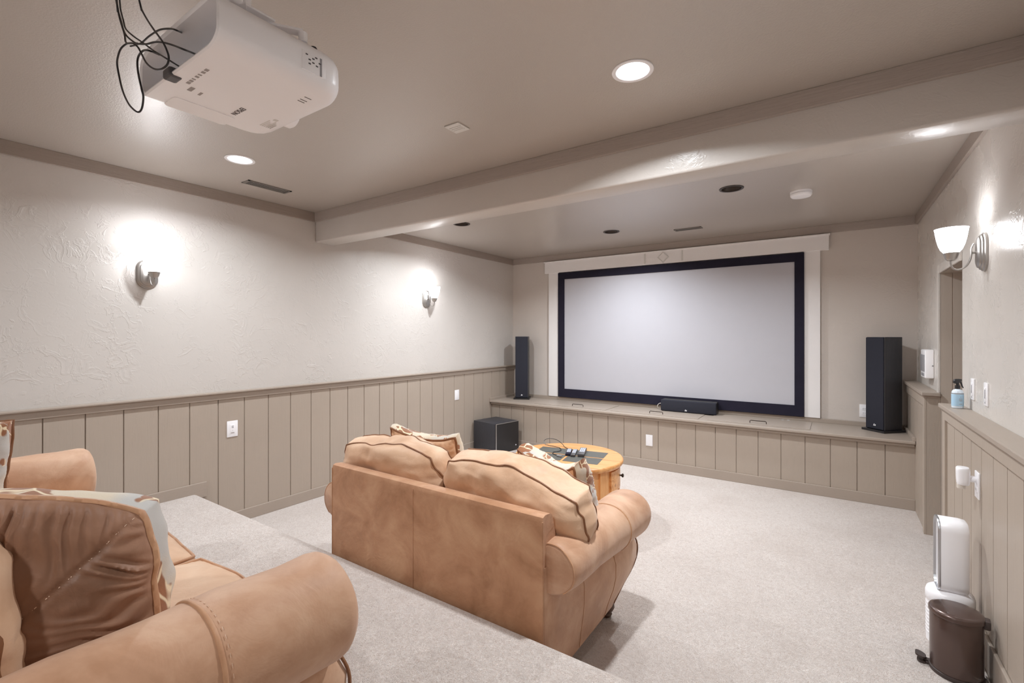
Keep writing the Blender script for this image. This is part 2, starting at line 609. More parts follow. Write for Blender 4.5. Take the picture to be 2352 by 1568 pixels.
# white surround of the screen
bm = new()
box(bm, -3.117, -2.966, 5.412, YB, 0.602, 2.222, 0.002)
box(bm, -0.243, -0.109, 5.412, YB, 0.602, 2.222, 0.002)
box(bm, -3.172, -0.039, 5.402, YB, 2.218, 2.368, 0.003)
box(bm, -3.182, -0.029, 5.392, YB, 2.358, 2.372, 0.003)
struct('trim_9', bm, 'white_paint', 'white casing around the projection screen')
bm = new()
c = Vector((-1.609, 0, 2.291))
R1, R2 = 0.066, 0.052
for k in range(4):
    a0, a1 = PI / 2 * k, PI / 2 * (k + 1)
    o0, o1 = Vector((math.cos(a0), 0, math.sin(a0))), Vector((math.cos(a1), 0, math.sin(a1)))
    q = [c + o0 * R1, c + o1 * R1, c + o1 * R2, c + o0 * R2]
    rings(bm, [[(p.x, 5.397, p.z) for p in q], [(p.x, 5.404, p.z) for p in q]])
for x in (-1.82, -1.398):
    box(bm, x - 0.008, x + 0.008, 5.397, 5.404, 2.236, 2.350)
struct('trim_10', bm, 'white_paint_dim', 'raised diamond and bars on the white header')

# ------------------------------------------------------------------ projection screen
t = thing('projection_screen', 'wide fixed projection screen with black velvet frame on the wall', 'screen', (-1.604, 5.44, 0.605))
bm = new()
ox0, ox1, oz0, oz1 = -1.364, 1.364, 0.0, 1.605
ix0, ix1, iz0, iz1 = -1.274, 1.283, 0.106, 1.521
yf = -0.045
O = [(ox0, oz0), (ox1, oz0), (ox1, oz1), (ox0, oz1)]
I = [(ix0, iz0), (ix1, iz0), (ix1, iz1), (ix0, iz1)]
for k in range(4):
    q = [O[k], O[(k + 1) % 4], I[(k + 1) % 4], I[k]]
    rings(bm, [[(x, 0.0, z) for x, z in q], [(x, yf, z) for x, z in q]])
obj('frame', bm, 'velvet', t, label='black velvet frame')
bm = new()
box(bm, ix0 - 0.02, ix1 + 0.02, -0.033, -0.028, iz0 - 0.02, iz1 + 0.02)
obj('screen_surface', bm, 'screen', t, label='pale gray projection surface')

# ------------------------------------------------------------------ storage bench under the screen
YBF = 4.92
t = thing('storage_bench', 'long built-in taupe storage bench under the projection screen', 'bench', (-1.58, 5.18, 0))
T = Matrix.Translation((1.58, -5.18, 0))
X0, X1 = XLP, XRP
bm = new()
grooved(bm, X0, X1, 0.0, 0.52, YBF, 0.02, [-3.565 + 0.1863 * i for i in range(0, 22)], 'X')
obj('front_panel', xf(bm, T), 'taupe_z', t)
bm = new()
box(bm, X0 + 0.002, X1 - 0.002, YBF - 0.055, YB - 0.003, 0.535, 0.560, 0.006)
box(bm, X0, X1, YBF - 0.032, YBF + 0.01, 0.508, 0.537, 0.010, 3)
obj('bench_top', xf(bm, T), 'taupe_x', t)
bm = new()
box(bm, X0, X1, YBF - 0.013, YBF, 0.0, 0.088, 0.003)
obj('base_strip', xf(bm, T), 'taupe_x', t)
bm = new()
box(bm, X0 + 0.002, X1 - 0.002, YB - 0.025, YB - 0.003, 0.559, 0.600, 0.003)
box(bm, X0, X0 + 0.02, YBF - 0.05, YB - 0.025, 0.559, 0.592, 0.003)
box(bm, X1 - 0.02, X1, YBF - 0.05, YB - 0.025, 0.559, 0.592, 0.003)
obj('edge_strip', xf(bm, T), 'taupe_x', t)
for (a, b, hx) in ((-3.05, -2.115, -2.49), (-2.055, -1.125, -1.565), (-1.035, -0.175, -0.595)):
    bm = new()
    box(bm, a, b, YBF + 0.02, 5.36, 0.5602, 0.5645, 0.0015)
    ld = obj('lid', xf(bm, T), 'taupe_x', t)
    bm = new()
    y = YBF + 0.085
    tube(bm, [(hx - 0.07, y, 0.5645), (hx - 0.07, y, 0.582), (hx - 0.062, y, 0.588), (hx + 0.062, y, 0.588), (hx + 0.07, y, 0.582), (hx + 0.07, y, 0.5645)], 0.0035, 6)
    obj('handle', xf(bm, T), 'bronze', ld, 40, label='dark bail handle')
for x in (-0.42, -0.37):
    bm = new()
    box(bm, x - 0.012, x + 0.012, 5.352, 5.368, 0.564, 0.568, 0.001)
    obj('hinge', xf(bm, T), 'silver', t)


# ------------------------------------------------------------------ cushions
def fbm(p, sc, seed, octv=3):
    v = Vector((0, 0, 0))
    a = 1.0
    f = sc
    for i in range(octv):
        v += noise.noise_vector(p * f + Vector((seed, seed * 1.7, seed * 0.3 + i * 9.1))) * a
        a *= 0.5
        f *= 2.05
    return v


class Cushion:
    """box cushion in its own space: x width, y depth, z thickness; two welt lines at z=+e and z=-e"""

    def __init__(s, w, d, e, crown, seed, amp=0.012, corner=0.3, pinch=0.0, n=36, gather=0.0, sag=0.0, crown_b=None, droop=0.0, freq=5.0):
        s.droop = droop
        s.freq = freq
        s.w, s.d, s.e, s.crown, s.seed, s.amp, s.corner, s.pinch, s.n, s.gather, s.sag = w, d, e, crown, seed, amp, corner, pinch, n, gather, sag
        s.crown_b = crown if crown_b is None else crown_b

    def plan(s, u, v):
        c = s.corner
        x = u * math.sqrt(max(0, 1 - c * v * v / 2)) * (1 - s.pinch * (1 - v * v))
        y = v * math.sqrt(max(0, 1 - c * u * u / 2)) * (1 - s.pinch * (1 - u * u))
        return x * s.w / 2, y * s.d / 2

    def deform(s, p):
        q = Vector(p)
        dv = fbm(q, s.freq, s.seed, 3) * s.amp
        dv += fbm(Vector((q.x * 2.2, q.y * 6.0, q.z * 6)), 2.4, s.seed + 31, 2) * s.amp * 0.6
        q = q + dv
        if s.droop:
            q.y -= s.droop * abs(2 * p[0] / s.w) ** 2.4 * max(0.0, 0.3 + p[1] / s.d)
        if s.sag:
            q.y -= s.sag * (1 - (2 * p[0] / s.w) ** 2) * (0.5 + p[1] / s.d)
        return q

    def surf(s, u, v, side):
        x, y = s.plan(u, v)
        a = (1 - abs(u) ** 3.2) * (1 - abs(v) ** 3.2)
        cr = s.crown if side > 0 else s.crown_b
        h = s.e + cr * max(0, a) ** 0.55
        if s.gather:
            # gathers run in from the nearest edge, as on a mitred pillow face
            if abs(u) > abs(v):
                k, dist = v, 1 - abs(u)
            else:
                k, dist = u, 1 - abs(v)
            ph = noise.noise(Vector((k * 3, dist * 2, s.seed))) * 2.2
            h += s.gather * min(1.0, abs(abs(u) - abs(v)) / 0.12) * math.sin(k * 58 + ph * 5) * math.exp(-dist * 1.9) * min(1, dist * 9) * (0.6 + noise.noise(Vector((k * 9, s.seed, 2))))
            # the two diagonal seams pull in
            dd = abs(abs(u) - abs(v))
            h -= 0.006 * math.exp(-(dd / 0.03) ** 2) * max(0, 1 - max(abs(u), abs(v)) ** 8)
        return s.deform((x, y, side * h))

    def per(s, m=None):
        m = m or s.n
        out = []
        for k in range(4):
            for i in range(m):
                f = -1 + 2 * i / m
                out.append([(f, -1), (1, f), (-f, 1), (-1, -f)][k])
        return out

    def edge(s, u, v, f):
        """point on the boxing; f in -1..1 across the band"""
        x, y = s.plan(u, v)
        b = 0.012 * (1 - f * f) if s.e > 0.02 else 0.0
        L = math.hypot(x, y)
        return s.deform((x * (1 + b / L), y * (1 + b / L), f * s.e))

    def mesh(s, bm, mats=(0, 0, 0)):
        n = s.n
        side_ix = {}
        for side, mi in ((1, mats[0]), (-1, mats[1])):
            g = [[bm.verts.new(s.surf(-1 + 2 * i / n, -1 + 2 * j / n, side)) for j in range(n + 1)] for i in range(n + 1)]
            for i in range(n):
                for j in range(n):
                    f = bm.faces.new((g[i][j], g[i + 1][j], g[i + 1][j + 1], g[i][j + 1]))
                    f.material_index = mi
            side_ix[side] = g
        ks = [-1, -0.5, 0, 0.5, 1]
        pr = s.per(n)
        R = [[bm.verts.new(s.edge(u, v, k)) for (u, v) in pr] for k in ks]
        for a in range(len(ks) - 1):
            for j in range(len(pr)):
                k = (j + 1) % len(pr)
                f = bm.faces.new((R[a][j], R[a][k], R[a + 1][k], R[a + 1][j]))
                f.material_index = mats[2]
        bmesh.ops.remove_doubles(bm, verts=bm.verts, dist=1e-4)

    def welt(s, bm, f, r):
        tube(bm, [s.edge(u, v, f) for (u, v) in s.per(s.n)], r, 6, closed=True)

    def seam(s, side, p0, p1, k=40, lift=0.0015):
        out = []
        for i in range(k + 1):
            q = i / k
            u, v = p0[0] + (p1[0] - p0[0]) * q, p0[1] + (p1[1] - p0[1]) * q
            p = s.surf(u, v, side)
            p.z += side * lift
            out.append(p)
        return out


# ------------------------------------------------------------------ sofas (shared pattern, local: x width, y forward, z up)
def sofa(name, label, loc, hw, nseat, nback, hz=0.72, seed=1, back_w=None, rolls=(0, 0, 0, 0)):
    t = thing(name, label, 'sofa', loc)
    D = 0.80
    # plinth and front apron
    bm = new()
    box(bm, -hw + 0.03, hw - 0.03, 0.03, D - 0.09, 0.07, 0.30, 0.02)
    obj('seat_base', bm, 'leather', t, 40)
    # back: vertical outer face, sloping inner face
    bm = new()
    prof = [(0.0, 0.02), (0.0, hz - 0.025), (0.006, hz - 0.006), (0.02, hz), (0.058, hz - 0.004), (0.072, hz - 0.012), (0.082, hz - 0.035), (0.16, 0.42), (0.17, 0.02)]
    rings(bm, [[(x, y, z) for y, z in prof] for x in [-hw + 0.004] + [-hw + 0.02 + (2 * hw - 0.04) * i / 20 for i in range(21)] + [hw - 0.004]])
    for v in bm.verts:
        if v.co.y > 0.004:
            continue
        v.co.y += 0.004 * noise.noise(Vector((v.co.x * 5, v.co.z * 5, seed)))
    b = obj('back', bm, 'leather_back', t, 40, label='darker tan suede back panel')
    bm = new()
    tube(bm, [(-hw * 0.06, -0.0015, z) for z in (0.04, 0.3, 0.55, hz - 0.02)], 0.0022, 6)
    obj('seam', bm, 'leather_back', b, 60)
    for x in (-hw + 0.004, hw - 0.004):
        bm = new()
        tube(bm, [(x, 0.001, 0.03), (x, 0.001, hz - 0.02)], 0.003, 6)
        obj('seam', bm, 'leather_back', b, 60)
    # arms
    for s in (1, -1):
        bm = new()
        n = 40
        rs = []
        ys = [0.028, 0.034, 0.05, 0.08] + [0.12 + 0.06 * i for i in range(11)] + [0.765, 0.785, 0.800, 0.812, 0.818]
        ks = [0.86, 0.95, 0.99, 1, ] + [1] * 11 + [1.0, 1.0, 0.975, 0.90, 0.78]
        for y, k in zip(ys, ks):
            fl = 0.104 + 0.016 * max(0, min(1, (y - 0.03) / 0.75))
            r = fl * k
            cxx = hw + 0.008 + 0.014 * (y / 0.8)
            cz = 0.625 - fl
            ring = []
            for i in range(n):
                a = 2 * PI * i / n
                dx, dz = math.cos(a), math.sin(a)
                rr = r * (1 + 0.04 * math.cos(2 * a - 0.6))
                p = Vector((cxx + rr * dx, y, cz + rr * dz))
                w = fbm(Vector((p.x * 0.8, p.y * 1.1, p.z)), 6.0, seed + s * 5, 3) * 0.0055
                p += Vector((w.x, w.y * 0.4, w.z))
                ring.append((s * p.x, p.y, p.z))
            rs.append(ring)
        rings(bm, rs)
        arm = obj('arm', bm, 'leather', t, 60)
        # cross seam over the roll and welt at both ends of the roll
        bm = new()

        def hoop(y, k, rad, a0=-0.9, a1=3.6, off=0.0):
            fl = 0.104 + 0.016 * max(0, min(1, (y - 0.03) / 0.75))
            pts = []
            for i in range(41):
                a = a0 + (a1 - a0) * i / 40
                rr = (fl * k + off) * (1 + 0.04 * math.cos(2 * a - 0.6))
                p = Vector((hw + 0.008 + 0.014 * (y / 0.8) + rr * math.cos(a), y, 0.625 - fl + rr * math.sin(a)))
                w = fbm(Vector((p.x * 0.8, p.y * 1.1, p.z)), 6.0, seed + s * 5, 3) * 0.0055
                p += Vector((w.x, w.y * 0.4, w.z))
                pts.append((s * p.x, p.y, p.z))
            tube(bm, pts, rad, 6)
        hoop(0.545, 1.0, 0.0045)
        obj('piping', bm, 'leather_back', arm, 60)
        bm = new()
        hoop(0.0335, 0.945, 0.003)
        obj('piping', bm, 'leather_back', arm, 60)
        bm = new()
        for i in range(30):
            a = -0.6 + 3.9 * i / 30
            fl = 0.104 + 0.016 * ((0.557 - 0.03) / 0.75)
            pts = []
            for da in (0, 0.06):
                p = Vector((hw + 0.008 + 0.014 * (0.557 / 0.8) + (fl + 0.0008) * (1 + 0.04 * math.cos(2 * (a + da) - 0.6)) * math.cos(a + da), 0.557,
                            0.625 - fl + (fl + 0.0008) * (1 + 0.04 * math.cos(2 * (a + da) - 0.6)) * math.sin(a + da)))
                w = fbm(Vector((p.x * 0.8, p.y * 1.1, p.z)), 6.0, seed + s * 5, 3) * 0.0055
                p += Vector((w.x, w.y * 0.4, w.z))
                pts.append((s * p.x, p.y, p.z))
            tube(bm, pts, 0.0006, 4)
        obj('stitching', bm, 'stitch', arm)
        # bombe side panel below the roll
        bm = new()
        rs = []
        for z, xo, yfr in ((0.075, -0.004, 0.690), (0.10, 0.002, 0.710), (0.16, 0.026, 0.765), (0.22, 0.050, 0.812), (0.28, 0.064, 0.842),
                           (0.34, 0.064, 0.846), (0.40, 0.046, 0.822), (0.45, 0.020, 0.785), (0.50, 0.0, 0.765), (0.53, -0.01, 0.75)):
            bul = lambda y: xo * max(0.0, min(1.0, (y - 0.05) / 0.55)) ** 1.3
            ring = [(hw - 0.09, 0.03, z), (hw - 0.09, yfr - 0.03, z), (hw - 0.085, yfr - 0.008, z), (hw - 0.07, yfr, z)]
            ring += [(hw + bul(yfr) - 0.03, yfr, z), (hw + bul(yfr) - 0.010, yfr - 0.006, z), (hw + bul(yfr) - 0.001, yfr - 0.022, z)]
            for i in range(1, 9):
                y = (yfr - 0.03) * (1 - i / 9) + 0.03 * i / 9
                ring.append((hw + bul(y), y, z))
            ring += [(hw - 0.001, 0.014, z), (hw - 0.01, 0.006, z)]
            rs.append([(s * x, y, zz) for x, y, zz in ring])
        rings(bm, rs)
        sp = obj('side_panel', bm, 'leather', t, 50)
        bm = new()
        tube(bm, catmull([(s * (hw + max(0, xo) - 0.006), yfr - 0.004, z) for z, xo, yfr in ((0.08, 0.0, 0.695), (0.16, 0.026, 0.765), (0.22, 0.050, 0.812), (0.28, 0.064, 0.842), (0.34, 0.064, 0.846), (0.40, 0.046, 0.822), (0.46, 0.016, 0.78))], 5), 0.0042, 6)
        obj('piping', bm, 'welt', sp, 60)
        for y in (0.30, 0.56):
            bm = new()
            tube(bm, [(s * (hw + q * max(0, (y - 0.05) / 0.55) ** 1.3 + 0.0005), y, z) for z, q in ((0.08, 0.0), (0.16, 0.026), (0.22, 0.050), (0.28, 0.064), (0.34, 0.064), (0.40, 0.046))], 0.0014, 5)
            obj('seam', bm, 'leather_back', sp, 60)
    # turned bun feet
    for x in (-hw + 0.05, hw - 0.05):
        for y in (0.10, 0.70):
            bm = new()
            lathe(bm, [(0.018, 0.0), (0.026, 0.004), (0.03, 0.014), (0.024, 0.022), (0.034, 0.032), (0.042, 0.048), (0.04, 0.066), (0.03, 0.08)], 20, x, y, 0.0)
            obj('bun_foot', bm, 'foot', t, 40, label='dark turned bun foot')
    # seat cushions
    iw = 2 * (hw - 0.094)
    sw = iw / nseat
    for i in range(nseat):
        cx = -iw / 2 + sw * (i + 0.5)
        cu = Cushion(sw - 0.008, 0.62, 0.062, 0.032, seed * 3 + i, 0.006, 0.22, n=24)
        bm = new()
        cu.mesh(bm)
        Mx = Matrix.Translation((cx, 0.50, 0.385))
        so = obj('seat_cushion', xf(bm, Mx), 'cushion', t, 50)
        for f_ in (1, -1):
            bm = new()
            cu.welt(bm, f_, 0.0046)
            obj('piping', xf(bm, Mx), 'leather_back', so, 60)
    # back cushions, leaning on the back
    bw = (back_w or iw + 0.05) / nback
    for i in range(nback):
        cx = -bw * nback / 2 + bw * (i + 0.5)
        cu = Cushion(bw - 0.004, 0.43, 0.062, 0.062, seed * 7 + i * 3 + 2, 0.022, 0.46, n=48, sag=0.0, crown_b=0.085, droop=0.022, freq=3.4)
        bm = new()
        cu.mesh(bm)
        tilt = math.radians(13)
        up = Vector((0, -math.sin(tilt), math.cos(tilt)))
        fw = Vector((0, math.cos(tilt), math.sin(tilt)))
        Mx = basis((cx, 0.240, 0.638), (1, 0, 0), up, (fw * -1.0))
        # cushion z points backwards so that its +e welt is the rear one
        Mx = basis((cx, 0.240, 0.638), (-1, 0, 0), up, fw)
        rl = Matrix.Translation((cx, 0.240, 0.638)) @ Matrix.Rotation(math.radians(rolls[i]), 4, 'Y') @ Matrix.Translation((-cx, -0.240, -0.638))
        Mx = rl @ Mx
        bo = obj('back_cushion', xf(bm, Mx), 'cushion', t, 60)
        for f_ in (1, -1):
            bm = new()
            cu.welt(bm, f_, 0.0046)
            obj('piping', xf(bm, Mx), 'welt', bo, 60)
    return t


sofa('loveseat', 'tan suede loveseat on the lower floor seen from behind', (-1.535, 1.505, 0.0), 0.645, 2, 2, 0.725, seed=3, back_w=1.48, rolls=(-2.5, 6.0))
sofa('sofa', 'long tan suede sofa on the raised platform', (-1.820, -0.165, ZR), 0.845, 3, 3, 0.70, seed=9)


def pillow(name, label, size, mat4, seed, back='cushion', crown=0.07, crown_b=0.05, group=None, e=0.02, gather=0.006, sag=0.0, n=70, corner=0.0, pinch=0.03):
    cu = Cushion(size, size, e, crown, seed, 0.010, corner, pinch, n=n, gather=gather, sag=sag, crown_b=crown_b)
    t = thing(name, label, 'pillow', mat4.translation, 0, group)
    R = mat4.to_3x3().to_4x4()
    bm = new()
    cu.mesh(bm, (0, 1, 0))
    # faces with material 1 belong to the back part
    back_f = [f for f in bm.faces if f.material_index == 1]
    bb = bm.copy()
    bmesh.ops.delete(bm, geom=back_f, context='FACES')
    bmesh.ops.delete(bb, geom=[f for f in bb.faces if f.material_index == 0], context='FACES')
    for q in (bm, bb):
        for f in q.faces:
            f.material_index = 0
    obj('front', xf(bm, R), 'floral', t, 70, label='cream floral front with brown leaves')
    bo = obj('back', xf(bb, R), back, t, 70, label='plain leather back')
    bm = new()
    cu.welt(bm, -1, 0.0065)
    obj('piping', xf(bm, R), 'welt' if back != 'pillow_brown' else 'leather_back', t, 60)
    bm = new()
    for a, b in (((-0.97, -0.97), (0.97, 0.97)), ((-0.97, 0.97), (0.97, -0.97))):
        P = cu.seam(-1, a, b, 90, 0.0004)
        for i in range(2, 88, 3):
            tube(bm, [P[i], P[i + 1]], 0.0009, 4)
    obj('stitching', xf(bm, R), 'stitch', bo)
    return t


# big pillow leaning on the sofa arm, its plain back to the camera
nrm = Vector((0.86, -0.50, 0.12)).normalized()      # direction its back faces
e1 = Vector((0.24, 0.97, -0.09)).normalized()
e1 = (e1 - nrm * e1.dot(nrm)).normalized()
e2 = nrm.cross(e1)
if e2.z < 0:
    e2 = -e2
m4 = basis((-1.205, 0.18, 0.882), e1, e2, e1.cross(e2))
back_dir = Vector(m4.col[2][:3])
if back_dir.dot(nrm) > 0:                          # local -z must be the back
    m4 = basis((-1.205, 0.18, 0.882), -e1, e2, (-e1).cross(e2))
pillow('throw_pillow', 'large pillow with brown satin back leaning on the big sofa arm', 0.46, m4, 4, 'pillow_brown', 0.075, 0.05, e=0.042, gather=0.0085, corner=0.60, pinch=0.0, n=110)
# pillow at the far end of the sofa, floral side to the camera
m4 = basis((-2.33, 0.13, 0.90), (0.25, 0.95, -0.05), (-0.15, 0.05, 0.98), Vector((0.25, 0.95, -0.05)).cross(Vector((-0.15, 0.05, 0.98))))
pillow('throw_pillow', 'cream floral pillow against the big sofa arm by the wall', 0.45, m4, 6, 'cushion', 0.07, 0.05, n=40)
# loveseat pillows
tl = math.radians(16)
m4 = basis((-1.10, 2.02, 0.640), (-0.93, 0.32, 0.0), Vector((-0.11, -0.30, 0.95)).normalized(), Vector((-0.93, 0.32, 0.0)).cross(Vector((-0.11, -0.30, 0.95))))
pillow('throw_pillow', 'dented floral pillow on the loveseat beside the coffee table', 0.41, m4, 11, 'cushion', 0.06, 0.05, sag=0.06, n=60, e=0.04)
m4 = basis((-1.87, 1.94, 0.675), (-0.94, -0.22, 0.06), (-0.0, -0.30, 0.95), Vector((-0.94, -0.22, 0.06)).cross(Vector((0.0, -0.30, 0.95))))
pillow('throw_pillow', 'floral pillow peeking over the loveseat below the subwoofer', 0.42, m4, 15, 'cushion', 0.06, 0.045, sag=0.04, n=60, e=0.03)

# ------------------------------------------------------------------ coffee table
tx, ty, th = -1.725, 3.30, 0.46
ang = math.radians(10.5)
t = thing('coffee_table', 'round honey pine coffee table with dark slate tile inset', 'table', (tx, ty, 0), ang)
RT = 0.424
bm = new()
lathe(bm, [(0.40, 0.418), (0.412, 0.420), (RT - 0.004, 0.428), (RT, 0.436), (RT, 0.450), (RT - 0.006, 0.458), (RT - 0.014, th)], 72)
obj('table_top', bm, 'wood', t, 40)
tw, td, gp = 0.268, 0.176, 0.018
for i in (0, 1):
    for j in (0, 1):
        bm = new()
        x0 = -tw - gp / 2 if i == 0 else gp / 2
        y0 = -td - gp / 2 if j == 0 else gp / 2
        box(bm, x0, x0 + tw, y0, y0 + td, th - 0.004, th + 0.0015, 0.0008)
        obj('slate_tile', bm, 'slate', t, label='dark slate tile')
bm = new()
lathe(bm, [(0.385, 0.04), (0.385, 0.42)], 72)
obj('drum_body', bm, 'wood_z', t, 40)
bm = new()
lathe(bm, [(0.384, 0.0), (0.402, 0.0), (0.404, 0.01), (0.404, 0.075), (0.396, 0.085), (0.384, 0.085)], 72, cap0=False, cap1=False)
obj('plinth', bm, 'wood', t, 40)


def curved(bm, a0, a1, r0, r1, z0, z1, k=14):
    rs = []
    for i in range(k + 1):
        a = a0 + (a1 - a0) * i / k
        c, s = math.cos(a), math.sin(a)
        rs.append([(r0 * c, r0 * s, z0), (r1 * c, r1 * s, z0), (r1 * c, r1 * s, z1), (r0 * c, r0 * s, z1)])
    rings(bm, rs)


for k in range(4):
    a = math.radians(-22 + 90 * k) - ang
    bm = new()
    curved(bm, a - 0.10, a + 0.10, 0.38, 0.401, 0.08, 0.42)
    obj('post', bm, 'wood_z', t, 40)
for k in range(2):
    a = math.radians(13 + 180 * k) - ang
    bm = new()
    curved(bm, a - 0.42, a + 0.42, 0.38, 0.400, 0.255, 0.405, 24)
    dr = obj('drawer', bm, 'wood', t, 40)
    bm = new()
    c, s = math.cos(a), math.sin(a)
    Mk = basis((0.400 * c, 0.400 * s, 0.345), (-s, c, 0), (0, 0, 1), (c, s, 0))
    lathe(bm, [(0.006, -0.001), (0.006, 0.012), (0.012, 0.016), (0.015, 0.022), (0.012, 0.029), (0.004, 0.031)], 16)
    obj('knob', xf(bm, Mk), 'bronze', dr, 50, label='dark round knob')
    bm = new()
    curved(bm, a - 0.42, a + 0.42, 0.38, 0.396, 0.10, 0.235, 24)
    obj('lower_panel', bm, 'wood', t, 40)


def remote(label, x, y, rz, w, l, h, body, nb):
    t = thing('remote_control', label, 'remote', (x, y, th + 0.0016), rz, 'remotes on the coffee table')
    bm = new()
    box(bm, -w / 2, w / 2, -l / 2, l / 2, 0, h, 0.004)
    obj('body', bm, body, t, 40)
    for i in range(nb):
        for j in range(3):
            bm = new()
            bx, by = (j - 1) * w * 0.27, l / 2 - l * 0.08 - (i + 0.5) * l * 0.62 / nb
            box(bm, bx - w * 0.115, bx + w * 0.115, by - l * 0.62 / nb * 0.34, by + l * 0.62 / nb * 0.34, h - 0.001, h + 0.0015, 0.0006, 1)
            obj('button', bm, 'button', t)


remote('thin navy remote with pale keys touching the cable', -1.745, 3.352, math.radians(22), 0.040, 0.18, 0.016, 'velvet', 6)
remote('slim dark remote wedged between two others on the table', -1.697, 3.350, math.radians(20), 0.036, 0.19, 0.018, 'dark_gray', 6)
remote('wide charcoal remote with large pale keypad', -1.648, 3.395, math.radians(20), 0.052, 0.22, 0.024, 'dark_gray', 8)
t = thing('usb_cable', 'thin dark cable curled on the coffee table', 'cable', (-1.90, 3.4, th))
bm = new()
P = [(-1.76, 3.22, 0.005), (-1.83, 3.25, 0.005), (-1.855, 3.30, 0.006), (-1.83, 3.37, 0.006), (-1.88, 3.45, 0.005), (-1.95, 3.47, 0.005), (-2.03, 3.47, 0.012), (-2.06, 3.50, 0.035), (-2.03, 3.53, 0.05), (-1.96, 3.54, 0.046), (-1.90, 3.53, 0.02), (-1.86, 3.50, 0.005), (-1.80, 3.46, 0.005)]
tube(bm, catmull([(x + 1.90, y - 3.4, z) for x, y, z in P], 6), 0.0028, 6)
obj('cord', bm, 'black', t, 60)
bm = new()
box(bm, 0.125, 0.165, -0.20, -0.178, 0.003, 0.014, 0.002)
obj('plug', bm, 'silver', t, label='silver plug')


# ------------------------------------------------------------------ speakers
def mark(parent, Mx, sz):
    bm = new()
    for dx, hh in ((-0.5, 1.0), (0.15, 0.75)):
        q = [(dx * sz, 0), ((dx + 0.55) * sz, 0), ((dx + 0.55) * sz, hh * sz), ((dx + 0.35) * sz, hh * sz)]
        rings(bm, [[(x, y, 0) for x, y in q], [(x, y, 0.001) for x, y in q]])
    return obj('badge', xf(bm, Mx), 'white', parent, label='small white badge')


def tower(label, loc, rz):
    t = thing('tower_speaker', label, 'speaker', loc, rz, 'tower speakers flanking the screen')
    w, d, h = 0.168, 0.198, 0.825
    bm = new()
    q = [(-w / 2 - 0.02, -0.018), (w / 2 + 0.02, -0.018), (w / 2 + 0.022, d + 0.01), (-w / 2 - 0.022, d + 0.01)]
    rings(bm, [[(x, y, 0) for x, y in q], [(x, y, 0.018) for x, y in q]])
    obj('base', bm, 'black', t)
    bm = new()
    box(bm, -w / 2, w / 2, 0.014, d, 0.0185, h, 0.003)
    obj('cabinet', bm, 'black_wood', t, 40)
    bm = new()
    box(bm, -w / 2 + 0.003, w / 2 - 0.003, 0.0, 0.0138, 0.022, h - 0.003, 0.005, 3)
    g = obj('grille', bm, 'grille', t, 40, label='black cloth grille')
    mark(g, basis((0, -0.0002, 0.05), (1, 0, 0), (0, 0, 1), (0, -1, 0)), 0.018)
    bm = new()
    box(bm, w / 2 - 0.0035, w / 2 + 0.0012, 0.011, 0.016, 0.02, h - 0.002)
    obj('edge_strip', bm, 'dark_gray', t)
    return t


phi = math.radians(44)
# local -y is the grille normal; local x runs along the grille
w = 0.168
cx, cy = 0.352, 5.135
f = Vector((-math.cos(phi), math.sin(phi)))
mid = Vector((cx, cy)) + f * (w / 2)
tw1 = tower('black tower speaker toed in beside the white box', (mid.x, mid.y, 0.5606), -phi)
dup(tw1, (-3.385, 5.165, 0.5606), math.radians(27), 'black tower speaker in the corner above the subwoofer', 'tower speakers flanking the screen')

t = thing('center_speaker', 'low black bar speaker lying on the bench under the screen', 'speaker', (-1.30, 5.24, 0.5646))
bm = new()
box(bm, -0.285, 0.285, 0.02, 0.15, 0.0, 0.128, 0.012, 3)
obj('cabinet', bm, 'black', t, 40)
bm = new()
box(bm, -0.288, 0.288, 0.0, 0.022, 0.003, 0.127, 0.010, 3)
g = obj('grille', bm, 'grille', t, 40, label='dark cloth grille')
mark(g, basis((-0.02, -0.0002, 0.018), (1, 0, 0), (0, 0, 1), (0, -1, 0)), 0.018)
tag(obj('speaker_wire', (lambda b: (tube(b, catmull([(-1.585, 5.36, 0.62), (-1.63, 5.35, 0.63), (-1.655, 5.34, 0.60), (-1.64, 5.35, 0.573), (-1.60, 5.38, 0.567)], 6), 0.004, 6), b)[1])(new()), 'clear', None, 60),
    'short cream speaker wire looping beside the bar speaker', 'wire')

t = thing('subwoofer', 'black cube subwoofer on the carpet in the corner', 'speaker', (-3.43, 4.665, 0), math.radians(-10))
bm = new()
box(bm, -0.20, 0.18, -0.19, 0.19, 0.012, 0.355, 0.003)
obj('cabinet', bm, 'black_wood', t, 40)
bm = new()
box(bm, 0.1815, 0.20, -0.19, 0.19, 0.012, 0.355, 0.003)
g = obj('front_baffle', bm, 'black', t, 40)
mark(g, basis((0.2002, 0.14, 0.06), (0, 1, 0), (0, 0, 1), (1, 0, 0)), 0.014)
bm = new()
box(bm, 0.196, 0.2035, -0.1935, -0.187, 0.014, 0.354)
box(bm, 0.196, 0.2035, -0.19, 0.19, 0.351, 0.3565)
obj('silver_edge', bm, 'silver', t)
for x in (-0.16, 0.15):
    for y in (-0.15, 0.15):
        bm = new()
        lathe(bm, [(0.018, 0.0), (0.02, 0.0125)], 14, x, y, 0.0)
        obj('foot', bm, 'black', t)


# ------------------------------------------------------------------ wall sconces
def stadium(w, h, k=10):
    return rrect(w, h, w / 2 - 0.0001, k)


